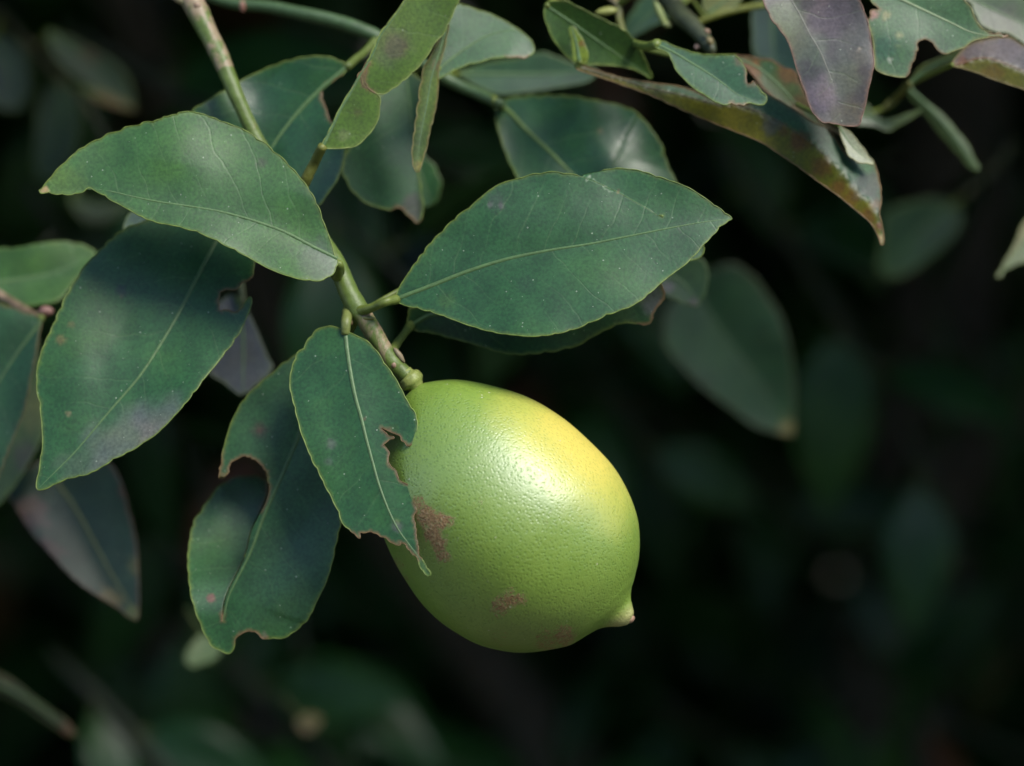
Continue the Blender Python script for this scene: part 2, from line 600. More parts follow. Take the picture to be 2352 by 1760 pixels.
    vs, es, fs, *_ = delaunay_2d_cdt([Vector(p) for p in allp.tolist()], [(i, (i + 1) % n0) for i in range(n0)], [], 1, 1e-3)
    v2 = np.array([(p.x, p.y) for p in vs])
    dep, sm, tm, sg = depth(v2)
    # colour
    c = np.tile(np.array(colr, float), (len(v2), 1))
    if sidecol is not None:
        k = smooth(-0.6, 0.6, sm * sg)[:, None]
        c = c * (1 - k) + np.array(sidecol)[None] * k
    e = poly_dist(o, v2, True)[0]
    nn = wob(v2, 90, seed + 3)[:, None]
    c = c * (1 + 0.10 * nn)
    for (qx, qy, r, pc, st) in paint:
        d = np.hypot(v2[:, 0] - qx, v2[:, 1] - qy) * (1 + 0.22 * wob(v2, max(18, r * 0.8), seed + 1))
        k = ((1 - smooth(r * 0.45, r * 1.1, d)) * st)[:, None]
        c = c * (1 - k) + np.array(pc)[None] * k
    # lighter, yellower rim of the blade itself; brown on bites
    oi = ((v2[:, None, :] - o[None, ::4, :]) ** 2).sum(2).argmin(1) * 4
    ea = eaten[oi]
    nb0 = np.zeros(len(v2))
    for (qx, qy, r) in bare:
        nb0 = np.maximum(nb0, 1 - smooth(r * 0.85, r * 1.05, np.hypot(v2[:, 0] - qx, v2[:, 1] - qy)))
    k = ((1 - smooth(1.0, 6.0, e)) * 0.55 * (1 - ea) * (1 - nb0))[:, None]
    c = c * (1 - k) + np.array(rimcol)[None] * k * 0.8 + c * k * 0.2
    k = ((1 - smooth(1.0, 6.0, e)) * 0.8 * ea)[:, None]
    c = c * (1 - k) + np.array(TAN)[None] * k
    v3 = P(v2[:, 0], v2[:, 1], dep)
    # give the blade real thickness: second skin behind the first, joined at the rim
    faces = [tuple(q) for q in fs]
    f0 = faces[0]
    nv = np.cross(v3[f0[1]] - v3[f0[0]], v3[f0[2]] - v3[f0[0]])
    if np.dot(nv, FWD) > 0:
        faces = [q[::-1] for q in faces]
    c = np.concatenate([c, np.full((len(c), 1), 1.0 - gloss)], 1)
    ob = mesh_obj('leaf', v3, faces, M_LEAF, parent, tint=c, uv=np.stack([tm, sm * sg, 0 * tm + trans], 1), label=label)
    so = ob.modifiers.new('thickness', 'SOLIDIFY')
    so.thickness = thick / 1000.0
    so.offset = -1
    # margin
    if margin:
        inl = inside(lobe[0], o) if lobe is not None else None
        dpo = depth(o - nrm * 0.6, inl)[0]
        mp = P(o[:, 0], o[:, 1], dpo - 0.02)
        mp = np.concatenate([mp, mp[:1]], 0)
        ea2 = np.concatenate([eaten, eaten[:1]])
        thin = np.ones(len(mp))
        for (qx, qy, r) in bare:
            dd = np.hypot(o[:, 0] - qx, o[:, 1] - qy); dd = np.append(dd, dd[0])
            thin = np.minimum(thin, smooth(r * 0.85, r * 1.05, dd) * 0.9 + 0.1)
        rad = thin * (0.00013 - 0.00004 * ea2) * (1 + 0.25 * np.sin(np.arange(len(mp)) * 0.9))
        tv, tf = tube_geo(mp, rad, 5, cap=False)
        mc = np.array(rimcol)[None] * (1 - ea2[:, None]) + np.array(TAN)[None] * ea2[:, None]
        mesh_obj('margin', tv, tf, M_MARGIN, ob, tint=np.repeat(mc, 5, 0))
    if rib_on:
        r2 = rib[inside(o, rib)] if not petiole else rib
        dd = depth(r2 + 0.01)[0]
        u = np.linspace(0, 1, len(r2))
        rad = (0.00048 * (1 - u) ** 0.8 + 0.00010) * ribw
        w3 = P(r2[:, 0], r2[:, 1], dd + 0.06)
        tv, tf = tube_geo(w3, rad, 8, flat=0.55)
        rc = np.tile(np.array(ribcol), (len(tv), 1))
        mesh_obj('midrib', tv, tf, M_RIB, ob, tint=rc)
    if petiole is not None:
        pts = np.array(petiole, float)                       # x, y, depth (None = leaf depth), radius px
        base_d = float(depth(rib[:1])[0][0])
        for q in pts:
            if np.isnan(q[2]):
                q[2] = base_d
        sp = catmull(pts, 5.0, False)
        pp = P(sp[:, 0], sp[:, 1], sp[:, 2])
        tv, tf = tube_geo(pp, sp[:, 3] / 10000.0, 10, rough=0.03, seed=seed)
        tc = np.ones((len(tv), 4)); tc[:, :3] = petcol; tc[:, 3] = 0.35
        mesh_obj('petiole', tv, tf, M_STEM, ob, tint=tc)
    ob['_b'] = 0
    del ob['_b']
    return ob


nan = float('nan')


def twig(parent, pts, name='stem', colr=(0.10, 0.15, 0.03), bark=0.6, sides=14, rough=0.014, seed=0, barkfun=None):
    """pts: px x, px y, depth mm, radius px"""
    sp = catmull(np.array(pts, float), 5.0, False)
    pp = P(sp[:, 0], sp[:, 1], sp[:, 2])
    rad = sp[:, 3] / 10000.0 * (1 + 0.015 * np.sin(np.arange(len(sp)) * 0.35 + seed))
    tv, tf = tube_geo(pp, rad, sides, rough=rough, seed=seed)
    tc = np.ones((len(tv), 4)); tc[:, :3] = colr
    b = np.full(len(sp), bark) if barkfun is None else barkfun(sp)
    al = np.repeat(b, sides)
    tc[:len(al), 3] = al
    return mesh_obj(name, tv, tf, M_STEM, parent, tint=tc)


def blob(parent, name, x, y, dz, rx, ry, colr, mat=None, rot=0.0, bark=0.3, seed=0):
    """a small bud or scale: squashed, pointed ellipsoid, sizes in px"""
    v = []; f = []
    nu, nv_ = 10, 7
    rr = np.random.default_rng(seed)
    for i in range(nv_ + 1):
        th = math.pi * i / nv_
        for j in range(nu):
            a = 2 * math.pi * j / nu
            k = 1 + rr.normal() * 0.06
            lx = math.cos(th) * rx * (1.15 if th < 1.2 else 1)
            rad = math.sin(th) ** 1.15 * ry * k
            ly = math.cos(a) * rad; lz = math.sin(a) * rad
            xx = lx * math.cos(rot) - ly * math.sin(rot); yy = lx * math.sin(rot) + ly * math.cos(rot)
            v.append(P(x + xx, y + yy, dz + lz / 10.0))
    for i in range(nv_):
        for j in range(nu):
            k = (j + 1) % nu
            f.append((i*nu + j, i*nu + k, (i+1)*nu + k, (i+1)*nu + j))
    tc = np.ones((len(v), 4)); tc[:, :3] = colr; tc[:, 3] = bark
    return mesh_obj(name, np.array(v), f, mat or M_STEM, parent, tint=tc)


# ------------------------------------------------------------------ setting: ground, tree crown around the hollow
def grid_ground():
    n = 60
    xs = np.sign(np.linspace(-1, 1, n)) * np.abs(np.linspace(-1, 1, n)) ** 2.2 * 120
    v = []; f = []
    for j in range(n):
        for i in range(n):
            x, y = xs[i], xs[j]
            v.append((x, y, 0.03 * math.sin(x * 1.7 + 1) * math.cos(y * 1.3)))
    for j in range(n - 1):
        for i in range(n - 1):
            f.append((j*n + i, j*n + i + 1, (j+1)*n + i + 1, (j+1)*n + i))
    o = mesh_obj('ground', v, f, M_SOIL)
    o['kind'] = 'structure'
    return o


grid_ground()


def template_leaf(nu=7, wmax=0.24, fold=0.28, bend=0.22):
    """unit leaf along +x, tip at x=1, width from a lemon leaf's outline"""
    us = np.linspace(0, 1, nu)
    v = []; f = []
    for u in us:
        w = wmax * (math.sin(math.pi * u ** 0.82) ** 0.85) + (0.004 if 0 < u < 1 else 0)
        zc = -bend * (u - 0.4) ** 2
        for s in (-1, -0.5, 0, 0.5, 1):
            v.append((u, s * w, zc + fold * abs(s) * w - 0.10 * w * (abs(s) ** 3)))
    for i in range(nu - 1):
        for j in range(4):
            a = i*5 + j
            f.append((a, a + 5, a + 6, a + 1))
    return np.array(v), f


TV, TF = template_leaf(nu=5)


def leaf_mass(name, pos, size, parent, dirs=None, normals=None, cols=None, seed=0):
    rr = np.random.default_rng(seed)
    n = len(pos)
    if dirs is None:
        dirs = rr.normal(size=(n, 3)); dirs[:, 2] -= 0.7
    dirs = dirs / np.linalg.norm(dirs, axis=1)[:, None]
    if normals is None:
        normals = rr.normal(size=(n, 3)) * 0.55; normals[:, 2] += 0.7; normals[:, 1] -= 0.45
    b = np.cross(normals, dirs); b /= np.linalg.norm(b, axis=1)[:, None] + 1e-9
    nn = np.cross(dirs, b)
    V = pos[:, None, :] + size[:, None, None] * (TV[None, :, 0:1] * dirs[:, None] + TV[None, :, 1:2] * b[:, None] + TV[None, :, 2:3] * nn[:, None])
    k = len(TV)
    F = (np.array(TF)[None] + (np.arange(n) * k)[:, None, None]).reshape(-1, 4)
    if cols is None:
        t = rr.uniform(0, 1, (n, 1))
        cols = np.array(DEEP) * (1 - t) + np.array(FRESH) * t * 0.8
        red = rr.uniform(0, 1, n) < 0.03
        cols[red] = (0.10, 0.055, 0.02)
    tint = np.repeat(cols, k, 0)
    V = V.reshape(-1, 3)
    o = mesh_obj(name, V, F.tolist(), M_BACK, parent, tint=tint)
    o['kind'] = 'stuff'
    return o


tree = thing('lemon_tree', 'dark leafy lemon tree crown arching over and behind the hanging lemon', 'tree', (0.18, 0.95, 0.0))
C0 = CENTRE


def box_pts(n, lo, hi, rr):
    return rr.uniform(0, 1, (n, 3)) * (np.array(hi) - np.array(lo)) + np.array(lo)


rr = np.random.default_rng(3)
roof = box_pts(9500, (-1.1, 0.075, 1.60), (1.1, 1.7, 2.1), rr)
back = box_pts(9000, (-1.1, 1.15, 0.25), (1.1, 1.7, 2.1), rr)
sl = box_pts(5500, (-1.5, 0.18, 0.2), (-0.52, 1.9, 2.1), rr)
sr = box_pts(5500, (0.52, 0.18, 0.2), (1.5, 1.9, 2.1), rr)
low = box_pts(1500, (-0.9, 0.35, 0.30), (0.9, 1.7, 0.75), rr)
far = box_pts(5000, (-1.6, 1.7, 0.0), (1.6, 2.3, 2.3), rr)
pts = np.concatenate([roof, back, sl, sr, low])
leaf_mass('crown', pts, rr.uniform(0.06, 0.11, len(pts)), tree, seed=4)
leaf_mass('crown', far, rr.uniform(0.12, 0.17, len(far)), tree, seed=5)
blocker_hedge = thing('blocker_hedge', 'added unseen leaf screen behind the camera, blocking low sky light', 'blocker_hedge', (0.0, -3.0, 0.0))  # out of view, added to keep low front sky light off the background
hp = box_pts(14000, (-6.5, -3.6, 0.0), (6.5, -2.7, 3.7), rr)
hp[:, 2] -= np.maximum(0, np.sin(hp[:, 0] * 2.1) * 0.12)
leaf_mass('foliage', hp, rr.uniform(0.15, 0.22, len(hp)), blocker_hedge, seed=9)
for i, x in enumerate(np.linspace(-6.0, 6.0, 11)):
    sp_ = np.array([(x, -3.15, -0.03), (x + 0.05, -3.12, 0.8), (x - 0.04, -3.16, 1.6), (x, -3.1, 3.3)])
    tv, tf = tube_geo(catmull(sp_, 0.1, False), np.linspace(0.04, 0.012, len(catmull(sp_, 0.1, False))), 8, rough=0.06, seed=50 + i)
    mesh_obj('stem', tv, tf, M_BARK, blocker_hedge)
# trunk and limbs, deep in the hollow
tp = catmull(np.array([(0.18, 0.95, -0.03), (0.17, 0.96, 0.3), (0.21, 0.99, 0.7), (0.27, 1.05, 1.1), (0.30, 1.15, 1.6), (0.28, 1.2, 2.0)]), 0.05, False)
tv, tf = tube_geo(tp, np.linspace(0.055, 0.022, len(tp)), 16, rough=0.06, seed=2)
mesh_obj('trunk', tv, tf, M_BARK, tree)
for i, (a, b, c) in enumerate([((0.2, 0.99, 0.68), (-0.1, 1.0, 1.1), (-0.35, 0.8, 1.75)), ((0.26, 1.04, 1.05), (0.5, 0.95, 1.4), (0.6, 0.6, 1.85)),
                               ((0.28, 1.1, 1.35), (0.1, 0.8, 1.75), (-0.05, 0.35, 1.92)), ((0.2, 0.97, 0.6), (-0.3, 1.2, 0.95), (-0.75, 1.2, 1.3))]):
    lp = catmull(np.array([a, b, c]), 0.05, False)
    tv, tf = tube_geo(lp, np.linspace(0.026, 0.008, len(lp)), 12, rough=0.06, seed=10 + i)
    mesh_obj('limb', tv, tf, M_BARK, tree)

# ------------------------------------------------------------------ the lemon
lemon = thing('lemon', 'ripening green lemon with yellow blush, brown scars and pointed tip', 'lemon', P(np.array(948.), np.array(885.), np.array(0.)))
S = np.array([948., 893.]); T = np.array([1449., 1426.])
ax = (T - S); LEN = np.linalg.norm(ax); ax = ax / LEN
pn = np.array([-ax[1], ax[0]]) * -1.0            # towards the upper right
right_o = cat(('N', [(948, 893), (973, 880), (1034, 872), (1082, 876), (1139, 889), (1196, 908), (1244, 931), (1305, 971), (1366, 1024), (1411, 1073),
                     (1443, 1130), (1463, 1187), (1469, 1240), (1466, 1288), (1455, 1332), (1445, 1355), (1443, 1374), (1449, 1394), (1454, 1412), (1450, 1427)]))
left_o = cat(('N', [(948, 893), (915, 930), (885, 1000), (870, 1100), (868, 1180), (880, 1235), (888, 1256), (908, 1297), (933, 1337), (969, 1386), (1010, 1426),
                    (1050, 1454), (1099, 1481), (1155, 1496), (1204, 1500), (1269, 1492), (1317, 1476), (1354, 1454), (1382, 1440), (1405, 1437), (1427, 1438), (1444, 1434), (1450, 1427)]))


def prof(o):
    o = catmull(o, 4.0, False)
    t = (o - S) @ ax; w = (o - S) @ pn
    t = np.maximum.accumulate(t + np.arange(len(t)) * 1e-4)
    return t, w


tr_, wr_ = prof(right_o); tl_, wl_ = prof(left_o)
tmax = min(tr_[-1], tl_[-1])
NT, NA = 150, 220
uu = (1 - np.cos(np.linspace(0, math.pi, NT))) / 2
ts = 0.2 + uu * (tmax - 0.4)
WR = np.interp(ts, tr_, wr_); WL = np.interp(ts, tl_, wl_)
cen = (WR + WL) / 2; hw = np.maximum((WR - WL) / 2, 0.4)
hw = hw * (1 + 0.14 * smooth(0.90, 0.945, ts / LEN) * (1 - smooth(0.985, 1.0, ts / LEN)))
v = []; tint = []
SC = [(962, 1155, 20, .85), (980, 1188, 30, 1.), (1012, 1200, 26, 1.), (1028, 1196, 18, .9), (994, 1225, 26, 1.), (1008, 1252, 24, .95), (1018, 1278, 20, .9),
      (1034, 1282, 8, .8), (1022, 1240, 12, .7), (1150, 1392, 30, .8), (1175, 1376, 26, .85), (1200, 1375, 18, .8), (1296, 1462, 34, .78), (1255, 1475, 40, .6),
      (908, 1300, 26, .55), (925, 1335, 24, .45), (1145, 1467, 30, .35), (1100, 1160, 26, .25), (1270, 1180, 40, .18)]
SC = [(x, y, r * 1.1, k * 0.84) for (x, y, r, k) in SC]
for i, t in enumerate(ts):
    for j in range(NA):
        a = 2 * math.pi * j / NA
        h = hw[i] * (1 + 0.010 * math.sin(3 * a + t * 0.011) * math.sin(math.pi * uu[i]) + 0.006 * math.sin(7 * a + 1.3) * math.sin(math.pi * uu[i]) ** 2)
        w = cen[i] + h * math.cos(a)
        q = S + ax * t + pn * w
        dz = -h * math.sin(a) * 0.97 / 10.0
        v.append((q[0], q[1], dz))
v = np.array(v)
A = np.tile(2 * math.pi * np.arange(NA) / NA, NT)
TT = np.repeat(ts / LEN, NA)
yel = smooth(0.38, 1.02, np.cos(A - 0.12)) * smooth(0.04, 0.46, TT) * (1 - smooth(0.52, 0.92, TT))
yel = yel * 0.74 + 0.16 + 0.10 * (np.sin(A) * np.sin(math.pi * TT))
yel += 0.14 * smooth(0.90, 0.97, TT)
front = v[:, 2] < 0
sca = np.zeros(len(v))
for (x, y, r, s_) in SC:
    d = np.hypot(v[:, 0] - x, v[:, 1] - y)
    sca = np.maximum(sca, (1 - smooth(r * 0.3, r * 1.25, d)) * s_)
sca = sca * front
tipf = smooth(0.945, 0.99, TT) * 0.8
cols = np.stack([yel, sca, tipf], 1)
p3 = P(v[:, 0], v[:, 1], v[:, 2])
f = []
for i in range(NT - 1):
    for j in range(NA):
        k = (j + 1) % NA
        f.append((i*NA + j, i*NA + k, (i+1)*NA + k, (i+1)*NA + j))
f.append(tuple(range(NA))[::-1]); f.append(tuple((NT-1)*NA + j for j in range(NA)))
mesh_obj('rind', p3, f, M_LEMON, lemon, tint=cols)
# remains of the style at the tip, and the calyx button under the stem
blob(lemon, 'style_scar', 1448, 1423, 0, 7, 12, (0.36, 0.22, 0.14), rot=math.atan2(ax[1], ax[0]), bark=0.9, seed=5)
twig(lemon, [(929, 855, 0, 18), (935.5, 862.5, 0, 19.5), (937, 864.5, 0, 25.5), (940, 868, 0, 28), (947.5, 878, 0, 29.5), (950, 881, 0, 27.5), (953, 885, 0, 21), (957, 891, 0, 17)], name='calyx',
     colr=(0.24, 0.28, 0.07), bark=0.35, sides=28, rough=0.02, seed=8)

# ------------------------------------------------------------------ the fruiting branch
fb = thing('lemon_branch', 'green fruiting twig with five large glossy leaves holding the lemon', 'branch', P(np.array(430.), np.array(-20.), np.array(26.)))
twig(fb, [(424, -35, 27, 27), (440, 0, 25, 27), (456, 30, 24, 27), (470, 60, 23, 24), (505, 130, 20, 22), (545, 225, 17, 18), (590, 320, 16, 17), (650, 410, 14, 17), (700, 480, 11, 18),
          (745, 560, 7, 20), (775, 610, 4, 22), (800, 670, 2, 23), (822, 710, 1, 25), (838, 732, 0, 22), (870, 785, 0, 21), (896, 826, 0, 21), (905, 838, 0, 22), (920, 850, 0, 19), (934, 864, 0, 21)],
     colr=(0.105, 0.155, 0.030), seed=1, sides=18,
     barkfun=lambda s: np.where(s[:, 1] < 160, 0.95, np.where((s[:, 1] > 720), 0.9, 0.35)))
blob(fb, 'bud', 846, 731, -2, 14, 5, (0.20, 0.20, 0.06), rot=0.0, bark=0.5, seed=1)
blob(fb, 'bud', 832, 733, -1, 8, 9, (0.22, 0.13, 0.08), rot=0.5, bark=0.8, seed=2)
blob(fb, 'bud', 800, 735, 0, 13, 8, (0.22, 0.15, 0.08), rot=0.9, bark=0.8, seed=3)
blob(fb, 'bud', 916, 815, -1, 20, 7, (0.24, 0.19, 0.11), rot=0.95, bark=0.95, seed=4)
blob(fb, 'bud', 904, 839, -1.6, 7, 9, (0.28, 0.18, 0.12), rot=0.3, bark=0.95, seed=6)
blob(fb, 'bud', 452, 12, 22, 9, 8, (0.20, 0.12, 0.07), rot=0.3, bark=0.95, seed=7)
blob(fb, 'bud', 412, 0, 24, 24, 9, (0.22, 0.20, 0.10), rot=0.5, bark=0.8, seed=9)

# upper left leaf, in front of the twig
outA = cat(('C1', [(2135, 1645), (2110, 1590), (2085, 1500), (2050, 1410), (2010, 1300), (1950, 1190), (1870, 1090), (1780, 1000), (1700, 930), (1620, 872), (1550, 825), (1490, 800), (1390, 765), (1300, 730),
                   (1200, 708), (1130, 716), (1125, 728), (1040, 740), (1022, 760), (910, 778), (890, 792), (790, 808), (765, 830), (680, 850), (655, 870), (580, 905), (500, 950), (480, 972), (420, 1020),
                   (350, 1090), (300, 1150), (268, 1190), (247, 1206), (258, 1224), (300, 1222), (380, 1232), (460, 1232), (520, 1218), (560, 1192), (620, 1215), (700, 1265), (800, 1320), (900, 1375), (1000, 1412), (1100, 1430),
                   (1200, 1455), (1300, 1490), (1400, 1540), (1500, 1590)]),
           ('C5', [(1600, 405), (1700, 460), (1800, 500), (1900, 528), (1990, 538), (2060, 525), (2110, 490), (2135, 440)]))
ribA = cat(('C1', [(2135, 1640), (2000, 1575), (1800, 1472), (1600, 1400), (1400, 1345), (1200, 1310), (1000, 1280), (850, 1250), (700, 1215), (570, 1200), (420, 1205), (262, 1214)]))
leaf(fb, outA, ribA, z=-4, gx=0.05, gy=-0.42, fold=0.10, bend=0.12, wave=0.9, colr=FRESH, seed=1, asym=0.5, ribw=0.85,
     petiole=[(770, 636, 1, 14), (779, 622, -1, 13), (778, 606, nan, 10)],
     paint=[(150, 425, 60, (0.10, 0.17, 0.03), .5), (730, 605, 60, (0.075, 0.10, 0.075), .5), (600, 375, 14, (0.05, 0.05, 0.03), .6), (100, 438, 14, (0.4, 0.28, 0.14), 1)],  # greyish patch at the leaf base is painted sheen
     label='broad upper left leaf folded along its pale midrib')

# left hanging leaf with a small bite
outB = cat(('C5', [(1560, -60), (1400, -20), (1200, 40), (1050, 110), (900, 168), (800, 205), (720, 265), (660, 320), (590, 390), (530, 450), (490, 520), (440, 600), (400, 680), (360, 770), (320, 860), (285, 930),
                   (260, 1000), (238, 1080), (232, 1170), (240, 1250), (255, 1330), (262, 1420), (268, 1500), (270, 1570), (262, 1650)]),
           ('C6', [(258, 400), (250, 490), (235, 550), (230, 612), (240, 624), (300, 610), (350, 585), (440, 547), (500, 535), (560, 520), (640, 480), (740, 415), (800, 390), (900, 330), (1000, 260), (1080, 180), (1160, 90)]),
           ('C5', [(1240, 1230), (1300, 1150), (1360, 1080), (1420, 1000), (1480, 920), (1530, 840), (1570, 750), (1594, 680), (1580, 640), (1525, 715), (1485, 738), (1440, 715), (1405, 725), (1375, 680), (1390, 640), (1420, 598),
                   (1495, 595), (1540, 555), (1590, 528), (1606, 480), (1610, 380), (1605, 200), (1595, 50)]))
ribB = cat(('C5', [(1565, -50), (1470, 120), (1360, 310), (1230, 560), (1130, 750), (1000, 970), (880, 1150), (700, 1360), (480, 1620)]), ('C6', [(380, 480), (240, 618)]))
leaf(fb, outB, ribB, z=7, gx=-0.10, gy=-0.42, fold=0.10, bend=0.10, wave=0.9, colr=GREEN, seed=2, ribw=1.05, curl=0.05,
     chew=[(512, 688, 48), (575, 655, 26)], petiole=[(625, 372, 16, 13), (596, 395, 14, 11), (567, 432, nan, 10)],
     paint=[(278, 668, 16, (0.03, 0.035, 0.05), .9), (278, 680, 6, (0.2, 0.12, 0.08), .7), (165, 745, 10, TAN, .7), (140, 780, 14, TAN, .55), (205, 730, 110, (0.025, 0.085, 0.014), .6),
            (300, 1035, 110, MAUVE_SHEEN, .42), (385, 985, 90, MAUVE_SHEEN, .42), (200, 1090, 80, (0.12, 0.14, 0.10), .4), (158, 950, 8, (0.25, 0.2, 0.1), .6)],  # large mauve and pale patches low on the blade are painted sheen
     label='large left hanging leaf with a brown rimmed bite near its edge')

# lower leaf, torn along the midrib
outC = cat(('D7', [(700, 40), (650, 60), (612, 85), (560, 115), (510, 160), (460, 200), (400, 255), (350, 310), (320, 360), (290, 420), (265, 500), (245, 580), (235, 650), (227, 703), (240, 710), (274, 680), (284, 625), (310, 606), (345, 595),
                   (385, 598), (405, 615), (440, 630), (460, 660), (475, 710), (482, 760), (462, 830), (432, 890), (392, 970), (372, 1060), (352, 1120), (312, 1200), (282, 1260), (262, 1310), (249, 1370), (242, 1432),
                   (245, 1369), (258, 1308.5), (278, 1258.5), (308, 1198.5), (348, 1118), (368, 1058.5), (388, 969), (428, 888), (457, 828), (474, 760), (466, 714), (440, 694), (380, 687), (320, 690), (270, 712), (225, 745), (185, 800), (150, 850),
                   (100, 930), (80, 1020), (70, 1110), (75, 1200), (85, 1290), (110, 1380), (150, 1480), (190, 1550), (240, 1580), (280, 1592), (300, 1570), (310, 1530), (340, 1492), (370, 1480), (420, 1490), (450, 1515), (500, 1515),
                   (560, 1510), (620, 1470), (680, 1410), (730, 1310), (770, 1230), (800, 1130), (820, 1030), (842, 930), (850, 800), (840, 600), (810, 400), (770, 200), (740, 80)]))
ribC = cat(('D7', [(722, 50), (690, 240), (640, 460), (582, 610), (534, 720), (490, 815), (445, 920), (400, 1045), (360, 1135), (312, 1228), (276, 1305), (256, 1390), (244, 1440)]))
lobC = cat(('D7', [(242, 1450), (241, 1432), (247, 1369.5), (260, 1309), (280, 1259), (310, 1199), (350, 1119), (370, 1059), (390, 969.5), (430, 889), (459.5, 829), (478, 760), (470, 690), (380, 660), (200, 715), (40, 900), (30, 1300), (120, 1450)]))
leaf(fb, outC, ribC, z=8, gx=-0.08, gy=-0.16, fold=0.06, bend=0.08, wave=0.8, colr=(0.028, 0.098, 0.030), seed=3, lobe=(lobC, (500, 1425, 0.1, -0.99), 0.42), ribw=1.3,
     chew=[(560, 1075, 62), (600, 1140, 40), (520, 1085, 25), (575, 1460, 42), (515, 1420, 20)], bare=[(570, 1220, 60), (530, 1310, 50), (515, 1380, 30), (600, 1150, 30)],
     petiole=[(822, 722, 3, 11), (785, 785, 7, 10), (727, 806, nan, 10)],
     paint=[(597, 988, 11, BROWN, .9), (597, 988, 24, (0.08, 0.07, 0.04), .5), (485, 1375, 12, (0.24, 0.08, 0.07), .8), (645, 1330, 150, (0.035, 0.09, 0.04), .5), (605, 1468, 14, (0.2, 0.17, 0.14), .8)],
     label='lower dark leaf torn along its midrib with two bites')

# leaf lying over the lemon, eaten along one side
outD = cat(('D1', [(568, 742), (540, 728), (500, 712), (430, 697), (370, 710), (310, 740), (260, 800), (220, 870), (160, 930), (130, 1000), (105, 1080), (95, 1160), (100, 1240), (120, 1310), (140, 1400), (165, 1500), (190, 1600)]),
           ('D2', [(215, 410), (250, 500), (290, 590), (340, 680), (390, 790), (440, 880), (480, 960), (510, 1030), (530, 1080), (560, 1130), (610, 1180), (650, 1225), (685, 1240), (696, 1215), (690, 1196), (730, 1185), (790, 1185), (850, 1210),
                   (900, 1230), (940, 1260), (980, 1295), (1030, 1300), (1024, 1268), (1050, 1275), (1100, 1330), (1150, 1385), (1180, 1430), (1200, 1490), (1230, 1530), (1265, 1553), (1280, 1543), (1262, 1500), (1230, 1450), (1195, 1400),
                   (1176, 1360), (1178, 1310), (1160, 1240), (1160, 1180), (1145, 1110), (1140, 1050), (1165, 1010), (1150, 950), (1160, 880), (1130, 820), (1090, 785), (1040, 760), (1020, 720), (990, 670), (950, 630), (920, 580), (935, 520),
                   (920, 480), (880, 452), (902, 440), (920, 408), (980, 396), (980, 384), (935, 374), (905, 345), (868, 308), (932, 342), (990, 352), (1030, 375), (1045, 415), (1070, 445), (1100, 452), (1140, 430), (1165, 370), (1170, 270), (1160, 200), (1130, 150), (1090, 90)]),
           ('D1', [(1040, 1240), (980, 1130), (900, 1020), (820, 900), (740, 820), (660, 780), (610, 757)]))
ribD = cat(('D1', [(563, 745), (580, 900), (610, 1100), (650, 1300), (700, 1480)]), ('D2', [(740, 395), (790, 580), (840, 760), (900, 930), (960, 1070), (1020, 1180), (1100, 1290), (1170, 1380), (1225, 1470), (1272, 1545)]))
leaf(fb, outD, ribD, z=-13, gx=-0.25, gy=-0.30, fold=-0.08, bend=0.10, wave=0.7, colr=GREEN, seed=4, ribw=0.95, spacing=6,
     chew=[(915, 1140, 75), (945, 1200, 70), (900, 1060, 60), (900, 1000, 35), (925, 1010, 30), (860, 1228, 60), (910, 1245, 40), (958, 1270, 20), (955, 1220, 60)],
     petiole=[(810, 684, 5, 14), (800, 712, 2, 13), (795, 740, -2, 12), (793, 768, nan, 10)], petcol=(0.16, 0.19, 0.05), rimcol=(0.17, 0.24, 0.05),
     paint=[(905, 985, 12, (0.05, 0.12, 0.02), .7), (893, 990, 10, TAN, .8), (912, 1198, 7, (0.16, 0.26, 0.03), .9), (912, 1210, 16, (0.12, 0.12, 0.11), .6), (838, 962, 5, BROWN, .8), (760, 1020, 14, (0.12, 0.12, 0.12), .5),
            (755, 1060, 12, (0.1, 0.12, 0.11), .4)],
     label='leaf lying over the lemon with one side eaten ragged')

# big right leaf with a creased upper lobe
outE = cat(('D8', [(86, 872), (80, 835), (110, 770), (170, 680), (230, 600), (290, 520), (370, 440), (440, 370), (520, 310), (600, 240), (680, 180), (750, 150), (830, 130), (920, 105), (1040, 95), (1120, 105), (1200, 120), (1300, 160), (1420, 216), (1520, 272), (1620, 328),
                   (1650, 352), (1696, 362), (1651.5, 350.6), (1620.6, 326.6), (1520.6, 270.6), (1420.6, 214.6), (1300.6, 158.6), (1203, 117), (1300, 92), (1400, 72), (1540, 83), (1640, 115), (1750, 150), (1830, 180), (1900, 220), (1970, 270), (2040, 320), (2080, 350), (2108, 376), (2080, 394), (2040, 420), (1990, 480),
                   (1940, 530), (1870, 610), (1790, 680), (1710, 740), (1640, 800), (1570, 860), (1490, 910), (1400, 940), (1290, 985), (1180, 1035), (1050, 1070), (900, 1088), (800, 1080), (700, 1068), (600, 1045), (500, 1015), (420, 985), (340, 955), (260, 930), (180, 910), (112, 895)]))
ribE = cat(('D8', [(85, 862), (300, 780), (500, 700), (750, 622), (1000, 570), (1250, 530), (1500, 480), (1750, 430), (1950, 395), (2104, 376)]))
lobE = cat(('D8', [(1696, 362), (1651, 351.3), (1620.3, 327.3), (1520.3, 271.3), (1420.3, 215.3), (1300.3, 159.3), (1201.5, 118.5), (1250, 40), (1700, 40), (2000, 200), (1800, 340)]))
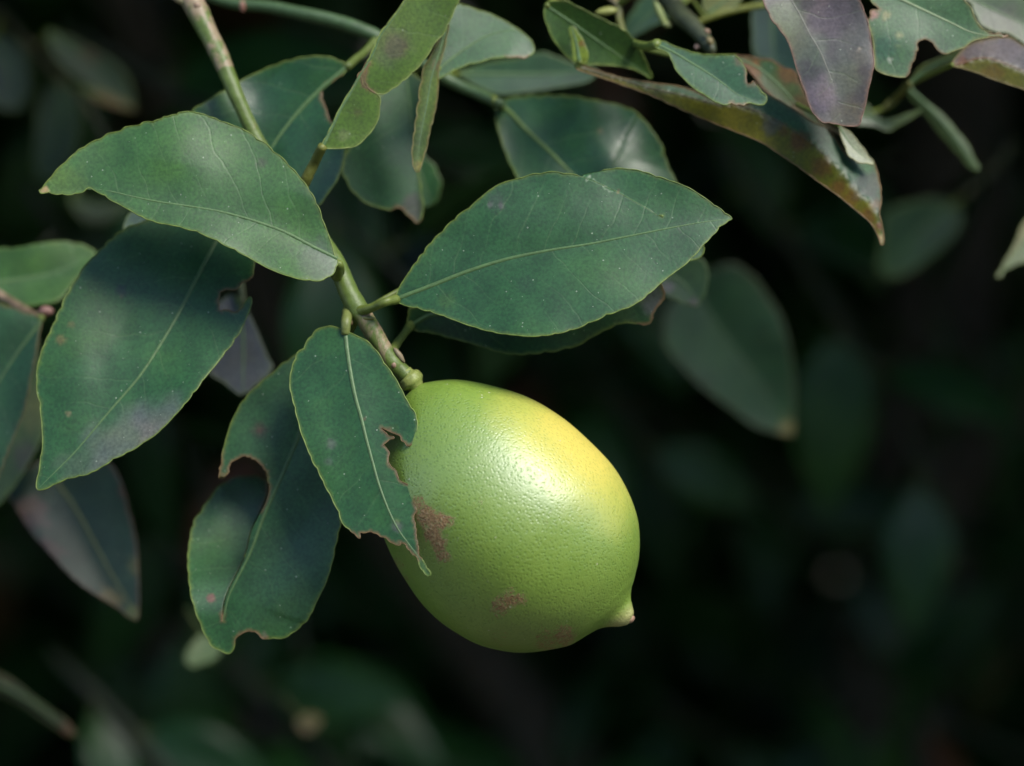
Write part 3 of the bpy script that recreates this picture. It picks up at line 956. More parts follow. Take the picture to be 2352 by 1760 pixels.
leaf(fb, outE, ribE, z=-7, gx=-0.16, gy=-0.34, fold=0.13, bend=0.14, wave=0.9, colr=GREEN, seed=5, lobe=(lobE, (1528, 498, -0.95, -0.3), 0.04), bare=[(1480, 478, 42), (1420, 446, 42), (1360, 415, 34)], ribw=1.05, spacing=6.5,
     petiole=[(824, 716, 0, 15), (838, 712, -2, 12), (860, 705, -4, 10), (885, 694, -6, 10), (910, 688, nan, 12)],
     paint=[(1140, 465, 26, (0.05, 0.06, 0.05), .45), (1126, 470, 8, (0.14, 0.12, 0.12), .6), (1150, 472, 8, (0.14, 0.12, 0.12), .6), (1025, 690, 24, (0.05, 0.11, 0.02), .5), (1205, 652, 26, (0.028, 0.075, 0.03), .6), (1420, 442, 4, TAN, .7)],
     label='large right leaf with pale midrib and creased upper edge')

# leaf tucked under the big right leaf
outG = cat(('D8', [(158, 1030), (150, 1005), (150, 960), (165, 920), (300, 900), (600, 850), (1000, 800), (1400, 760), (1660, 760), (1697, 800), (1692, 870), (1650, 920), (1625, 985), (1600, 1015), (1540, 1010), (1450, 1005), (1380, 1030), (1270, 1085), (1180, 1140), (1050, 1170), (900, 1190), (800, 1195),
                   (700, 1180), (600, 1150), (500, 1120), (400, 1095), (300, 1065), (220, 1055), (178, 1050)]))
ribG = cat(('D8', [(160, 1030), (300, 955), (700, 940), (1200, 910), (1640, 870)]))
leaf(fb, outG, ribG, z=13, gx=-0.10, gy=0.14, fold=0.10, bend=0.08, wave=0.8, colr=DEEP, seed=6, chew=[(1510, 700, 50), (1490, 745, 30)],
     petiole=[(896, 812, 1, 11), (915, 785, 5, 10), (930, 765, 9, 9), (943, 748, nan, 11)],
     paint=[(1500, 690, 40, (0.12, 0.11, 0.13), .6), (1440, 730, 40, (0.05, 0.10, 0.04), .6)], label='shaded leaf tucked under the large right leaf')
outH = cat(('D8', [(1938, 545), (1940, 575), (1915, 610), (1870, 625), (1800, 640), (1600, 680), (1500, 620), (1600, 520), (1800, 480), (1900, 500)]))
leaf(fb, outH, cat(('D8', [(1500, 620), (1700, 580), (1930, 570)])), z=9, gy=-0.1, colr=PALE, seed=7, ribw=0.7, margin=True,
     petiole=[(832, 716, 3, 7), (950, 655, 8, 6), (1200, 610, 13, 6), (1450, 596, nan, 5)], label='pale small leaf showing past the large right leaf')
# ------------------------------------------------------------------ the branch crossing behind the top
ub = thing('upper_branch', 'smooth green twig with dark and folded lime leaves crossing above the lemon', 'branch', P(np.array(470.), np.array(-12.), np.array(48.)))
twig(ub, [(470, -12, 48, 16), (540, 8, 46, 15), (620, 17, 44, 16), (700, 33, 42, 17), (780, 52, 41, 18), (860, 82, 40, 18), (920, 118, 42, 17), (980, 155, 45, 16), (1040, 190, 46, 15), (1100, 217, 44, 14), (1150, 240, 40, 13)],
     colr=(0.055, 0.105, 0.04), bark=0.2, seed=3)
blob(ub, 'bud', 557, 14, 42, 14, 8, (0.2, 0.09, 0.06), rot=1.5, bark=0.9, seed=4)
# dark leaf behind the upper left leaf
outK = cat(('C1', [(2195, 425), (2170, 395), (2130, 375), (2060, 358), (1950, 360), (1850, 380), (1700, 430), (1520, 515), (1400, 585), (1300, 650), (1215, 705), (1180, 800), (1200, 950), (1300, 1150), (1500, 1290), (1700, 1340), (1900, 1340), (2020, 1300), (2080, 1220), (2130, 1150), (2165, 1060),
                   (2188, 940), (2190, 850), (2160, 810), (2105, 775), (2080, 720), (2060, 660), (2040, 590), (2050, 545), (2130, 510), (2175, 470)]))
ribK = cat(('C1', [(2195, 430), (2040, 560), (1900, 700), (1780, 850), (1700, 970), (1560, 1160), (1480, 1270)]))
leaf(ub, outK, ribK, z=26, gx=-0.15, gy=-0.22, fold=0.15, wave=1.2, gloss=0.4, colr=DEEP, seed=8, chew=[(750, 240, 45), (770, 200, 30)], ribw=1.2, asym=0.4,
     petiole=[(868, 86, 40, 11), (840, 118, 35, 10), (815, 138, 30, 10), (797, 155, nan, 11)], petcol=(0.10, 0.14, 0.03), label='dark broad leaf behind the folded upper left leaf')
# folded lime leaf
outL = cat(('C2', [(112, 932), (170, 800), (220, 690), (280, 590), (340, 480), (400, 380), (430, 320), (470, 225), (540, 130), (600, 50), (640, -10), (690, -70), (1010, -70), (980, 0), (940, 80), (910, 150), (880, 210), (840, 252), (800, 312), (740, 400), (650, 490), (560, 560), (480, 600), (440, 582), (398, 550), (380, 508), (392, 446), (420, 390),
                   (378, 440), (360, 490), (368, 544), (400, 560), (430, 584), (468, 604), (476, 650), (466, 750), (430, 822), (370, 890), (300, 933), (200, 940)]))
ribL = cat(('C2', [(112, 934), (176, 802), (226, 694), (286, 594), (346, 484), (408, 382), (440, 322), (478, 230), (548, 134), (608, 54), (650, -10), (700, -66)]))
leaf(ub, outL, ribL, z=4, gx=0.20, gy=0.0, trans=0.2, fold=0.0, wave=0.6, colr=LIME, seed=9, gloss=-0.7, chew=[(845, 180, 40), (838, 200, 30)], ribw=0.8, rimcol=(0.2, 0.26, 0.06),
     petiole=[(700, 486, 9, 13), (692, 440, 8, 13), (706, 408, 6, 13), (722, 375, 5, 12), (741, 336, nan, 11)], petcol=(0.15, 0.16, 0.03),
     paint=[(908, 110, 34, (0.13, 0.075, 0.05), .8), (925, 85, 22, (0.13, 0.09, 0.06), .5), (885, 100, 60, (0.14, 0.17, 0.08), .5), (822, 258, 12, BROWN, .3), (790, 310, 18, (0.2, 0.24, 0.1), .5), (960, 50, 70, (0.10, 0.18, 0.03), .5)],
     label='folded lime green leaf seen from its side with a split notch')
outL2 = outL * np.array([1.0, 1.0])
# narrow hanging folded leaf
outM = cat(('C2', [(912, 150), (895, 260), (872, 350), (848, 440), (846, 520), (836, 640), (816, 740), (792, 830), (770, 940), (746, 1020), (726, 1088), (705, 1090), (685, 1040), (680, 960), (690, 870), (705, 760), (720, 650), (735, 540), (755, 430), (790, 370), (830, 290), (862, 225), (890, 150)]))
ribM = cat(('C2', [(900, 155), (872, 260), (840, 370), (800, 500), (775, 650), (745, 800), (722, 940), (710, 1085)]))
leaf(ub, outM, ribM, z=9, gx=0.35, gy=-0.1, fold=-0.5, wave=0.4, colr=(0.07, 0.13, 0.02), seed=10, gloss=-0.5, trans=0.2, ribw=0.5, rimcol=(0.18, 0.16, 0.05),
     petiole=[(960, 146, 42, 8), (1000, 90, 30, 8), (1030, 50, nan, 8)] and None, paint=[(965, 380, 14, (0.25, 0.2, 0.05), .6), (1005, 150, 14, (0.15, 0.1, 0.05), .6)], label='narrow curled lime leaf hanging straight down')
outN = cat(('C2', [(845, 500), (842, 440), (870, 350), (890, 250), (905, 165), (930, 80), (980, 28), (1080, 58), (1180, 90), (1280, 140), (1360, 190), (1420, 240), (1452, 290), (1442, 340), (1390, 369), (1300, 358), (1200, 370), (1100, 395), (1000, 422), (920, 462)]))
ribN = cat(('C2', [(846, 440), (1000, 322), (1150, 232), (1300, 195), (1395, 225), (1440, 300)]))
leaf(ub, outN, ribN, z=22, gx=0.05, gy=-0.35, fold=0.08, wave=0.9, colr=GREEN, seed=11, ribw=0.8, petiole=[(985, 158, 45, 9), (995, 165, 36, 9), (1006, 160, nan, 9)],
     chew=[(1190, 130, 26)], label='blunt tipped green leaf beside the folded lime leaf')
outO = cat(('C2', [(400, 750), (300, 900), (250, 1000), (240, 1090), (265, 1150), (320, 1230), (380, 1280), (450, 1310), (540, 1330), (590, 1315), (640, 1350), (690, 1400), (715, 1418), (742, 1380), (747, 1310), (738, 1200), (722, 1090), (740, 800), (745, 520), (620, 470), (480, 600)]))
leaf(ub, outO, cat(('C2', [(640, 470), (670, 700), (700, 1000), (715, 1200), (718, 1410)])), z=36, gx=0.10, gy=-0.10, fold=0.2, wave=1.2, colr=DEEP, seed=12, ribw=0.5,
     petiole=[(925, 120, 42, 9), (930, 145, 38, 9), (932, 172, nan, 9)], chew=[(915, 480, 20), (950, 505, 20)], paint=[(950, 480, 40, (0.06, 0.05, 0.045), .7)], label='dark leaf with ragged tip behind the narrow lime leaf')
outPp = cat(('C2', [(700, 900), (760, 990), (820, 1050), (858, 1130), (862, 1200), (830, 1280), (760, 1312), (650, 1300), (560, 1200), (560, 1000), (620, 900)]))
leaf(ub, outPp, cat(('C2', [(640, 900), (720, 1080), (800, 1290)])), z=70, gy=-0.1, colr=GREEN, seed=13, margin=False, petiole=[(960, 146, 44, 8), (940, 220, 60, 8), (932, 326, nan, 8)])
# glossy leaf at the twig's end
outJ = cat(('C2', [(1215, 655), (1290, 625), (1400, 610), (1550, 606), (1700, 613), (1850, 638), (1980, 665), (2080, 702), (2150, 765)]),
           ('C3', [(600, 960), (680, 1040), (740, 1120), (790, 1200), (820, 1260), (832, 1330), (870, 1420), (900, 1480), (935, 1550), (930, 1640), (850, 1700), (700, 1720), (300, 1700)]),
           ('C2', [(1550, 1290), (1420, 1210), (1350, 1130), (1310, 1050), (1270, 960), (1240, 870), (1215, 780), (1208, 710)]))
ribJ = cat(('C2', [(1218, 655), (1300, 715), (1400, 822), (1550, 962), (1680, 1090), (1850, 1230), (2100, 1300)]))
leaf(ub, outJ, ribJ, z=42, gx=-0.05, gy=-0.55, fold=0.22, wave=2.2, bend=0.1, gloss=0.2, colr=DEEP, seed=14, ribw=1.2, asym=-0.4, ribcol=(0.10, 0.17, 0.04),
     petiole=[(1130, 228, 42, 13), (1143, 238, 41, 12), (1152, 246, nan, 11)], paint=[(1378, 302, 5, TAN, .9)], label='dark glossy leaf with sky sheen behind the large right leaf')
outQ = cat(('C2', [(960, 470), (1040, 430), (1200, 385), (1350, 365), (1500, 330), (1700, 400), (1850, 440), (1800, 520), (1600, 560), (1400, 590), (1230, 602), (1120, 565), (1040, 520)]))
leaf(ub, outQ, cat(('C2', [(960, 470), (1200, 470), (1500, 470), (1840, 450)])), z=72, gy=-0.2, colr=DEEP, seed=15, margin=False, petiole=[(1010, 172, 46, 9), (1030, 172, 60, 8), (1052, 170, nan, 8)])


# ------------------------------------------------------------------ the new purple growth, top right
nb_ = thing('new_growth_branch', 'young branch at the top right with purple tinged and yellow backed leaves', 'branch', P(np.array(1385.), np.array(-20.), np.array(45.)))
twig(nb_, [(1385, -20, 45, 10), (1418, 10, 43, 9), (1424, 50, 41, 9), (1436, 92, 38, 9), (1445, 102, 34, 8)], colr=(0.16, 0.17, 0.04), bark=0.75, seed=6)
blob(nb_, 'bud', 1394, 26, 36, 24, 10, (0.28, 0.30, 0.08), rot=math.pi - 0.15, bark=0.1, seed=4)
outR = cat(('C2', [(1530, 30), (1650, 10), (1790, 75), (1900, 130), (1990, 172), (2060, 222), (2112, 292), (2152, 370), (2195, 492), (2100, 445), (1980, 420), (1850, 410), (1720, 400), (1610, 300), (1530, 150)]))
leaf(nb_, outR, cat(('C2', [(1535, 40), (1700, 150), (1900, 290), (2060, 400), (2190, 490)])), z=26, gx=0.1, gy=0.35, fold=0.25, wave=0.8, colr=(0.035, 0.085, 0.016), seed=16, ribw=0.6, asym=0.2,
     petiole=[(1385, -20, 45, 8), (1320, -30, 40, 8), (1256, 14, nan, 8)], label='olive green leaf pointing down between the top twigs')
# twisted leaf on a lime petiole
outT = cat(('C3', [(760, 352), (830, 350), (900, 385), (1000, 420), (1100, 450), (1200, 465), (1320, 465), (1420, 468), (1480, 520), (1530, 620), (1512, 680), (1540, 708), (1578, 688), (1640, 760), (1692, 820), (1662, 890), (1560, 870), (1480, 890), (1400, 880), (1300, 880), (1220, 830), (1130, 780), (1050, 720), (980, 650), (930, 590), (893, 510), (872, 460), (830, 432), (790, 412), (760, 402)]))
ribT = cat(('C3', [(765, 378), (900, 440), (1050, 530), (1200, 620), (1330, 710), (1450, 800), (1640, 870)]))
leaf(nb_, outT, ribT, z=8, gx=-0.05, gy=-0.42, fold=0.12, wave=0.9, colr=(0.026, 0.095, 0.034), seed=17, ribw=0.7, chew=[(1715, 190, 26), (1695, 238, 20)],
     petiole=[(1437, 92, 38, 9), (1465, 102, 24, 9), (1490, 106, 17, 10), (1510, 102, nan, 13)], petcol=(0.15, 0.20, 0.04), paint=[(1700, 140, 16, BROWN, .6), (1720, 175, 10, (0.3, 0.25, 0.08), .6)],
     label='twisted blue green leaf on a lime petiole')
# long leaf folded so that its yellow back shows
outS = cat(('C3', [(100, 540), (250, 590), (480, 660), (735, 700), (1000, 740), (1240, 840), (1400, 880), (1480, 890), (1560, 870), (1590, 700), (1700, 790), (1800, 850), (1950, 940), (2100, 1040), (2200, 1080)]),
           ('C4', [(620, 1180), (690, 1290), (760, 1340), (930, 1370), (962, 1440), (988, 1550), (1000, 1650)]), ('D4', [(1375, 60), (1370, 110), (1385, 170), (1396, 240), (1392, 285), (1378, 286), (1366, 250), (1340, 190), (1300, 140), (1240, 90), (1180, 40), (1130, 0)]),
           ('C4', [(450, 1520), (300, 1410), (150, 1310), (0, 1210)]), ('C3', [(1450, 1120), (1300, 1060), (1100, 980), (900, 890), (700, 800), (480, 720), (250, 640), (100, 590)]))
ribS = cat(('C3', [(100, 565), (400, 650), (700, 740), (1000, 810), (1300, 890), (1450, 895), (1600, 935), (1680, 975), (1800, 1030), (1960, 1130)]),
           ('C4', [(400, 1200), (500, 1290), (600, 1390), (680, 1470), (750, 1560), (820, 1655)]), ('D4', [(1300, 30), (1350, 90), (1372, 160), (1386, 280)]))
leaf(nb_, outS, ribS, z=15, gx=-0.12, gy=-0.05, fold=-0.40, asym=-0.85, wave=0.5, colr=(0.060, 0.150, 0.072), sidecol=OLIVE, seed=18, trans=0.3, ribw=0.3, rimcol=(0.2, 0.13, 0.05), ribcol=(0.14, 0.12, 0.06), scallop=0.4,
     petiole=[(1436, 90, 38, 8), (1380, 120, 36, 8), (1326, 152, nan, 8)],
     paint=[(1835, 325, 28, RUST, .7), (1885, 385, 28, RUST, .6), (1800, 300, 16, RUST, .5), (1770, 290, 26, (0.15, 0.15, 0.14), .7), (1925, 430, 22, RUST, .6), (1955, 455, 24, RUST, .5), (1990, 500, 24, RUST, .6), (2022, 550, 14, (0.5, 0.4, 0.22), .9),
            (1995, 425, 40, (0.10, 0.10, 0.095), .7), (1960, 360, 30, (0.10, 0.15, 0.11), .4), (1500, 200, 40, (0.08, 0.085, 0.012), .5), (1370, 165, 50, (0.09, 0.07, 0.012), .5), (2012, 470, 16, RUST, .5), (2020, 520, 12, (0.3, 0.1, 0.07), .7),
            (1690, 270, 60, (0.10, 0.105, 0.012), .6), (1850, 380, 20, OLIVE, .4)],
     label='long leaf folded over to show its yellow and rust coloured back')
# olive red leaf behind
outU = cat(('C3', [(1415, 478), (1550, 478), (1650, 498), (1740, 508), (1830, 570), (1920, 600), (2000, 760), (2080, 930), (2160, 1030), (2300, 1090), (2330, 1140), (2200, 1090), (2080, 1060), (1950, 960), (1800, 860), (1680, 760), (1600, 660), (1530, 580)]))
leaf(nb_, outU, cat(('C3', [(1420, 490), (1600, 560), (1800, 720), (2000, 930), (2300, 1110)])), z=29, gx=-0.1, gy=-0.2, fold=0.15, wave=0.9, colr=(0.05, 0.085, 0.02), seed=19, ribw=0.6, rimcol=(0.2, 0.10, 0.04),
     paint=[(1730, 160, 30, RUST, .6), (1810, 170, 30, (0.12, 0.06, 0.02), .8), (1700, 150, 16, BROWN, .8), (1840, 240, 30, (0.12, 0.07, 0.02), .7), (1760, 155, 22, (0.03, 0.10, 0.04), .7), (1825, 250, 6, TAN, .8)],
     petiole=[(1445, 102, 34, 7), (1560, 130, 30, 7), (1690, 132, nan, 7)], label='olive leaf with rusty edges behind the twisted leaf')
outU2 = cat(('C4', [(640, 1060), (700, 1090), (750, 1130), (800, 1190), (860, 1270), (935, 1380), (830, 1376), (740, 1330), (690, 1230), (655, 1130)]))
leaf(nb_, outU2, cat(('C4', [(640, 1065), (720, 1190), (820, 1300), (930, 1378)])), z=13, gx=0.1, gy=-0.35, fold=0.1, wave=0.3, colr=(0.15, 0.19, 0.10), seed=20, ribw=0.5, spacing=5,
     petiole=[(1830, 240, 24, 6), (1890, 270, 18, 6), (1928, 288, nan, 6)], rimcol=(0.25, 0.25, 0.12), label='small pale young leaf tip')
# grey purple leaf
outV = cat(('C4', [(-60, -90), (0, 0), (25, 60), (80, 170), (160, 270), (220, 370), (250, 460), (280, 560), (320, 680), (360, 780), (390, 880), (430, 960), (490, 1020), (525, 1042), (560, 1034), (600, 1045), (680, 1060), (750, 1068), (815, 1055), (840, 980), (868, 880), (890, 760), (915, 660), (940, 530), (930, 440), (910, 330), (890, 200), (855, 100), (840, 50), (815, 0), (790, -90)]))
ribV = cat(('C4', [(190, -90), (240, 0), (320, 140), (390, 280), (480, 430), (560, 620), (620, 800), (680, 1055)]))
leaf(nb_, outV, ribV, z=4, gx=0.05, gy=-0.16, fold=0.06, wave=1.0, colr=PURPLE, seed=21, ribw=0.45, rimcol=(0.22, 0.13, 0.09), scallop=0.5, ribcol=(0.17, 0.17, 0.13),
     paint=[(1800, 50, 60, (0.11, 0.15, 0.08), .7), (1860, 110, 50, (0.10, 0.14, 0.08), .5), (1960, 110, 60, (0.115, 0.12, 0.10), .5), (1930, 180, 60, (0.10, 0.13, 0.09), .45), (1885, 220, 50, (0.15, 0.11, 0.14), .6), (1945, 270, 50, (0.085, 0.075, 0.045), .8), (1900, 40, 60, (0.12, 0.09, 0.11), .6),
            (1975, 115, 5, (0.3, 0.25, 0.2), .9), (1890, 275, 20, (0.16, 0.14, 0.13), .7)],
     petiole=[(1418, 10, 43, 8), (1560, -70, 25, 8), (1720, -110, 10, 9), (1804, -24, nan, 9)], label='broad grey purple young leaf hanging at the top')
# pale leaf with a square bite
outW = cat(('C4', [(880, -90), (905, -10), (925, 25), (985, 80), (930, 85), (900, 130), (890, 190), (910, 260), (930, 340), (945, 480), (952, 580), (1010, 620), (1100, 645), (1200, 655), (1230, 640), (1252, 570), (1290, 480), (1312, 400), (1330, 345), (1400, 342), (1440, 370), (1480, 430), (1530, 460), (1620, 430), (1700, 400), (1750, 362), (1820, 332), (1950, 315), (2055, 318), (2072, 295), (1950, 280), (1850, 240), (1790, 150), (1755, 60), (1700, 0), (1680, -90)]))
ribW = cat(('C4', [(980, -90), (1130, -20), (1300, 60), (1450, 130), (1600, 200), (1750, 270), (1900, 300), (2062, 302)]))
leaf(nb_, outW, ribW, z=9, gx=-0.05, gy=-0.15, fold=0.10, wave=0.9, colr=(0.060, 0.135, 0.050), seed=22, ribw=0.8, ribcol=(0.2, 0.26, 0.13), rimcol=(0.26, 0.26, 0.10), scallop=0.3,
     chew=[(2120, 120, 50), (2010, 35, 24), (2095, 160, 24), (2150, 110, 30), (2300, 82, 30)],
     paint=[(2006, 34, 13, (0.34, 0.17, 0.14), .9), (2035, 36, 12, (0.3, 0.26, 0.1), .6), (2066, 82, 9, (0.32, 0.32, 0.14), .8), (2058, 105, 8, (0.25, 0.28, 0.1), .5), (2043, 137, 6, (0.5, 0.5, 0.4), .9), (2030, 110, 40, (0.03, 0.11, 0.06), .7), (2310, 82, 8, (0.6, 0.45, 0.4), .9)],
     petiole=[(1385, -20, 45, 8), (1700, -90, 30, 8), (2000, -60, 15, 8), (2020, -22, nan, 8)], label='pale green leaf with a square brown edged bite')
outX = cat(('C4', [(1600, 545), (1690, 420), (1760, 372), (1880, 335), (2080, 318), (2210, 392), (2330, 450), (2330, 830), (2210, 758), (2100, 722), (1950, 672), (1800, 612), (1700, 582)]))
ribX = cat(('C4', [(1600, 552), (1700, 530), (1800, 497), (1900, 492), (2050, 540), (2200, 600), (2330, 650)]))
leaf(nb_, outX, ribX, z=19, gx=0.0, gy=-0.12, fold=-0.40, asym=-0.8, wave=0.5, colr=(0.15, 0.13, 0.145), sidecol=(0.15, 0.15, 0.012), seed=23, trans=0.3, ribw=0.35, ribcol=(0.2, 0.1, 0.06), rimcol=(0.2, 0.16, 0.06), scallop=0.3,
     paint=[(2280, 170, 30, RUST, .3), (2210, 140, 14, RUST, .5)], petiole=[(2088, 196, 70, 6), (2130, 175, 45, 6), (2187, 150, nan, 6)], label='purple leaf with yellow back at the right edge')
outY = cat(('C4', [(1240, 712), (1280, 620), (1350, 545), (1480, 490), (1620, 435), (1720, 440), (1720, 500), (1600, 560), (1400, 632)]))
leaf(nb_, outY, cat(('C4', [(1242, 708), (1400, 580), (1600, 490), (1715, 465)])), z=50, gy=0.1, colr=(0.055, 0.07, 0.014), seed=24, margin=False, petiole=[(2030, 250, 75, 8), (2060, 222, 72, 9), (2090, 192, nan, 9)], petcol=(0.14, 0.14, 0.03))
outZ = cat(('C4', [(1640, -90), (1760, 40), (1800, 140), (1860, 225), (1960, 270), (2080, 290), (2330, 400), (2330, -90)]))
leaf(nb_, outZ, cat(('C4', [(1640, -90), (1900, 60), (2330, 260)])), z=34, gy=-0.3, colr=(0.055, 0.10, 0.035), seed=25, margin=False, ribw=0.7, petiole=[(1385, -20, 45, 7), (1800, -120, 45, 7), (2190, -26, nan, 7)],
     paint=[(2300, 60, 60, (0.08, 0.08, 0.06), .6)], label='mottled leaf filling the top right corner')
outAA = cat(('C4', [(1190, 735), (1240, 718), (1300, 800), (1400, 872), (1470, 925), (1560, 1008), (1650, 1118), (1730, 1215), (1782, 1325), (1832, 1420), (1802, 1452), (1760, 1432), (1680, 1345), (1580, 1235), (1480, 1125), (1400, 1015), (1330, 935), (1250, 845)]))
leaf(nb_, outAA, cat(('C4', [(1210, 730), (1400, 905), (1600, 1130), (1815, 1440)])), z=82, fold=-0.5, colr=(0.05, 0.085, 0.03), seed=26, margin=False, petiole=[(2030, 250, 80, 7), (2060, 225, 80, 7), (2082, 198, nan, 8)], petcol=(0.12, 0.13, 0.04), label='narrow blurred leaf hanging under the purple leaf')
outBB = cat(('C4', [(850, 880), (900, 900), (950, 970), (1010, 1005), (1100, 1000), (1220, 960), (1340, 925), (1300, 980), (1180, 1050), (1080, 1105), (1000, 1096), (930, 1062), (800, 1045)]))
leaf(nb_, outBB, cat(('C4', [(820, 960), (950, 1020), (1075, 1095)])), z=72, gy=-0.2, fold=0.3, colr=(0.085, 0.12, 0.06), seed=27, margin=False, petiole=[(2088, 196, 82, 6), (2040, 245, 80, 6), (1985, 262, nan, 6)])

leaf(nb_, cat(('C3', [(1580, 20), (1660, -60), (1900, -60), (1990, 200), (2010, 450), (1960, 640), (1850, 600), (1700, 510), (1590, 470), (1570, 250)])), cat(('C3', [(1760, -60), (1740, 200), (1760, 540)])), z=88, gx=0.1, gy=-0.05, fold=0.2, colr=(0.016, 0.055, 0.036), seed=49, margin=False,
     petiole=[(1418, 10, 43, 7), (1560, -60, 60, 7), (1778, -16, nan, 7)])
leaf(nb_, cat(('C3', [(480, 260), (560, 100), (700, -60), (1000, -60), (900, 120), (760, 210), (620, 280), (540, 330)])), cat(('C3', [(950, -55), (760, 90), (520, 310)])), z=82, gy=-0.1, fold=0.2, colr=(0.02, 0.075, 0.03), seed=50, margin=False,
     petiole=[(1418, 10, 43, 6), (1500, -40, 60, 6), (1558, -14, nan, 6)])

# ------------------------------------------------------------------ bare twig stub and yellow shoot at the top
st = thing('broken_twig', 'bare brown green twig stub with a knobbly cut end at the top', 'twig', P(np.array(1520.), np.array(-20.), np.array(50.)))
twig(st, [(1518, -25, 48, 27), (1560, 32, 42, 25), (1588, 57, 38, 22), (1612, 84, 35, 19), (1628, 106, 33, 17), (1636, 120, 32, 11)], colr=(0.05, 0.062, 0.03), bark=0.5, seed=8)
blob(st, 'bud', 1600, 108, 34, 6, 6, (0.36, 0.25, 0.2), bark=0.4, seed=1)
blob(st, 'bud', 1630, 94, 30, 10, 8, (0.22, 0.18, 0.08), rot=1.0, bark=0.8, seed=2)
blob(st, 'bud', 1624, 72, 31, 8, 6, (0.16, 0.09, 0.05), rot=0.7, bark=0.9, seed=3)
blob(st, 'thorn', 1516, 30, 42, 34, 9, (0.28, 0.34, 0.12), rot=1.15, bark=0.0, seed=5)
blob(st, 'bud', 1532, 56, 42, 12, 8, (0.28, 0.32, 0.12), rot=0.3, bark=0.1, seed=6)
ys = thing('yellow_shoot', 'blurred yellow green young shoot behind the bare twig stub', 'shoot', P(np.array(1590.), np.array(62.), np.array(60.)))
twig(ys, [(1585, 60, 55, 9), (1625, 42, 55, 9), (1680, 25, 56, 9), (1740, 14, 60, 9), (1800, 8, 64, 8)], colr=(0.14, 0.16, 0.02), bark=0.05, seed=9)
leaf(ys, cat(('C3', [(1160, 90), (1180, -60), (1500, -60), (1460, 40), (1380, 80), (1290, 110), (1220, 118)])), cat(('C3', [(1200, 118), (1300, 40), (1420, -50)])), z=56, gy=-0.2, colr=(0.13, 0.15, 0.02), seed=28, margin=False,
     petiole=[(1612, 48, 55, 6), (1622, 36, nan, 6)])
leaf(ys, cat(('C3', [(930, -60), (960, 20), (1000, 38), (1040, 20), (1045, -60)])), cat(('C3', [(1000, -60), (1000, 35)])), z=50, colr=(0.2, 0.24, 0.05), seed=29, margin=False, spacing=5, petiole=[(1620, 44, 55, 5), (1590, 0, 52, 5), (1572, -18, nan, 5)])
yg = thing('young_shoot', 'tiny blurred lime shoot tip beside the olive green leaf', 'shoot', P(np.array(1335.), np.array(140.), np.array(34.)))
twig(yg, [(1330, 150, 34, 12), (1342, 128, 30, 14), (1350, 116, 28, 9), (1352, 100, 27, 5)], colr=(0.17, 0.22, 0.02), bark=0.0, seed=10)
leaf(yg, cat(('C2', [(1700, 380), (1690, 280), (1672, 180), (1700, 165), (1745, 220), (1780, 290), (1800, 360), (1760, 390)])), cat(('C2', [(1740, 390), (1720, 270), (1690, 170)])), z=20, colr=(0.14, 0.20, 0.015), seed=30, margin=False, spacing=5,
     paint=[(1338, 100, 10, RUST, .7)], petiole=[(1334, 148, 34, 7), (1331, 142, nan, 7)])

# ------------------------------------------------------------------ blurred branches around: left edge, lower left, right
lb = thing('left_branch', 'blurred branch reaching in from the left edge with three green leaves', 'branch', P(np.array(-60.), np.array(640.), np.array(60.)))
twig(lb, [(-60, 640, 62, 12), (20, 690, 55, 11), (85, 728, 48, 12), (105, 715, 48, 13)], colr=(0.14, 0.10, 0.06), bark=0.8, seed=12)
blob(lb, 'bud', 105, 715, 44, 16, 12, (0.3, 0.16, 0.13), bark=0.5, seed=2)
leaf(lb, cat(('C5', [(-80, 360), (100, 330), (250, 300), (380, 288), (500, 304), (602, 350), (580, 420), (500, 510), (430, 600), (380, 660), (250, 690), (100, 702), (-80, 702)])), cat(('C5', [(-80, 560), (200, 520), (400, 470), (590, 360)])),
     z=62, gy=-0.35, fold=0.3, wave=1.2, colr=(0.045, 0.12, 0.022), seed=31, margin=False, petiole=[(-60, 640, 62, 8), (-50, 650, 63, 8), (-29, 652, nan, 8)], label='fresh green blurred leaf at the left edge')
leaf(lb, cat(('C5', [(-80, 690), (60, 706), (150, 735), (220, 757), (262, 782), (244, 900), (217, 1050), (182, 1230), (150, 1370), (100, 1500), (50, 1620), (0, 1760), (-80, 1950)])), cat(('C5', [(262, 782), (220, 850), (130, 970), (30, 1120), (-70, 1300)])),
     z=38, gx=-0.1, gy=-0.3, fold=0.15, wave=1.0, colr=GREEN, seed=32, rimcol=(0.18, 0.15, 0.05), petiole=[(95, 722, 48, 9), (95, 733, nan, 9)], label='green leaf with yellow margin cut by the left edge')
leaf(lb, cat(('C5', [(-80, 700), (100, 760), (240, 900), (256, 1200), (270, 1500), (180, 1700), (60, 1880), (-80, 2000)])), cat(('C5', [(80, 740), (120, 1200), (-60, 1980)])), z=74, gy=-0.25, colr=(0.06, 0.10, 0.025), seed=33, margin=False,
     paint=[(80, 940, 60, (0.10, 0.11, 0.03), .7), (60, 1050, 40, (0.08, 0.06, 0.05), .6)], petiole=[(60, 712, 55, 8), (29, 719, nan, 8)])

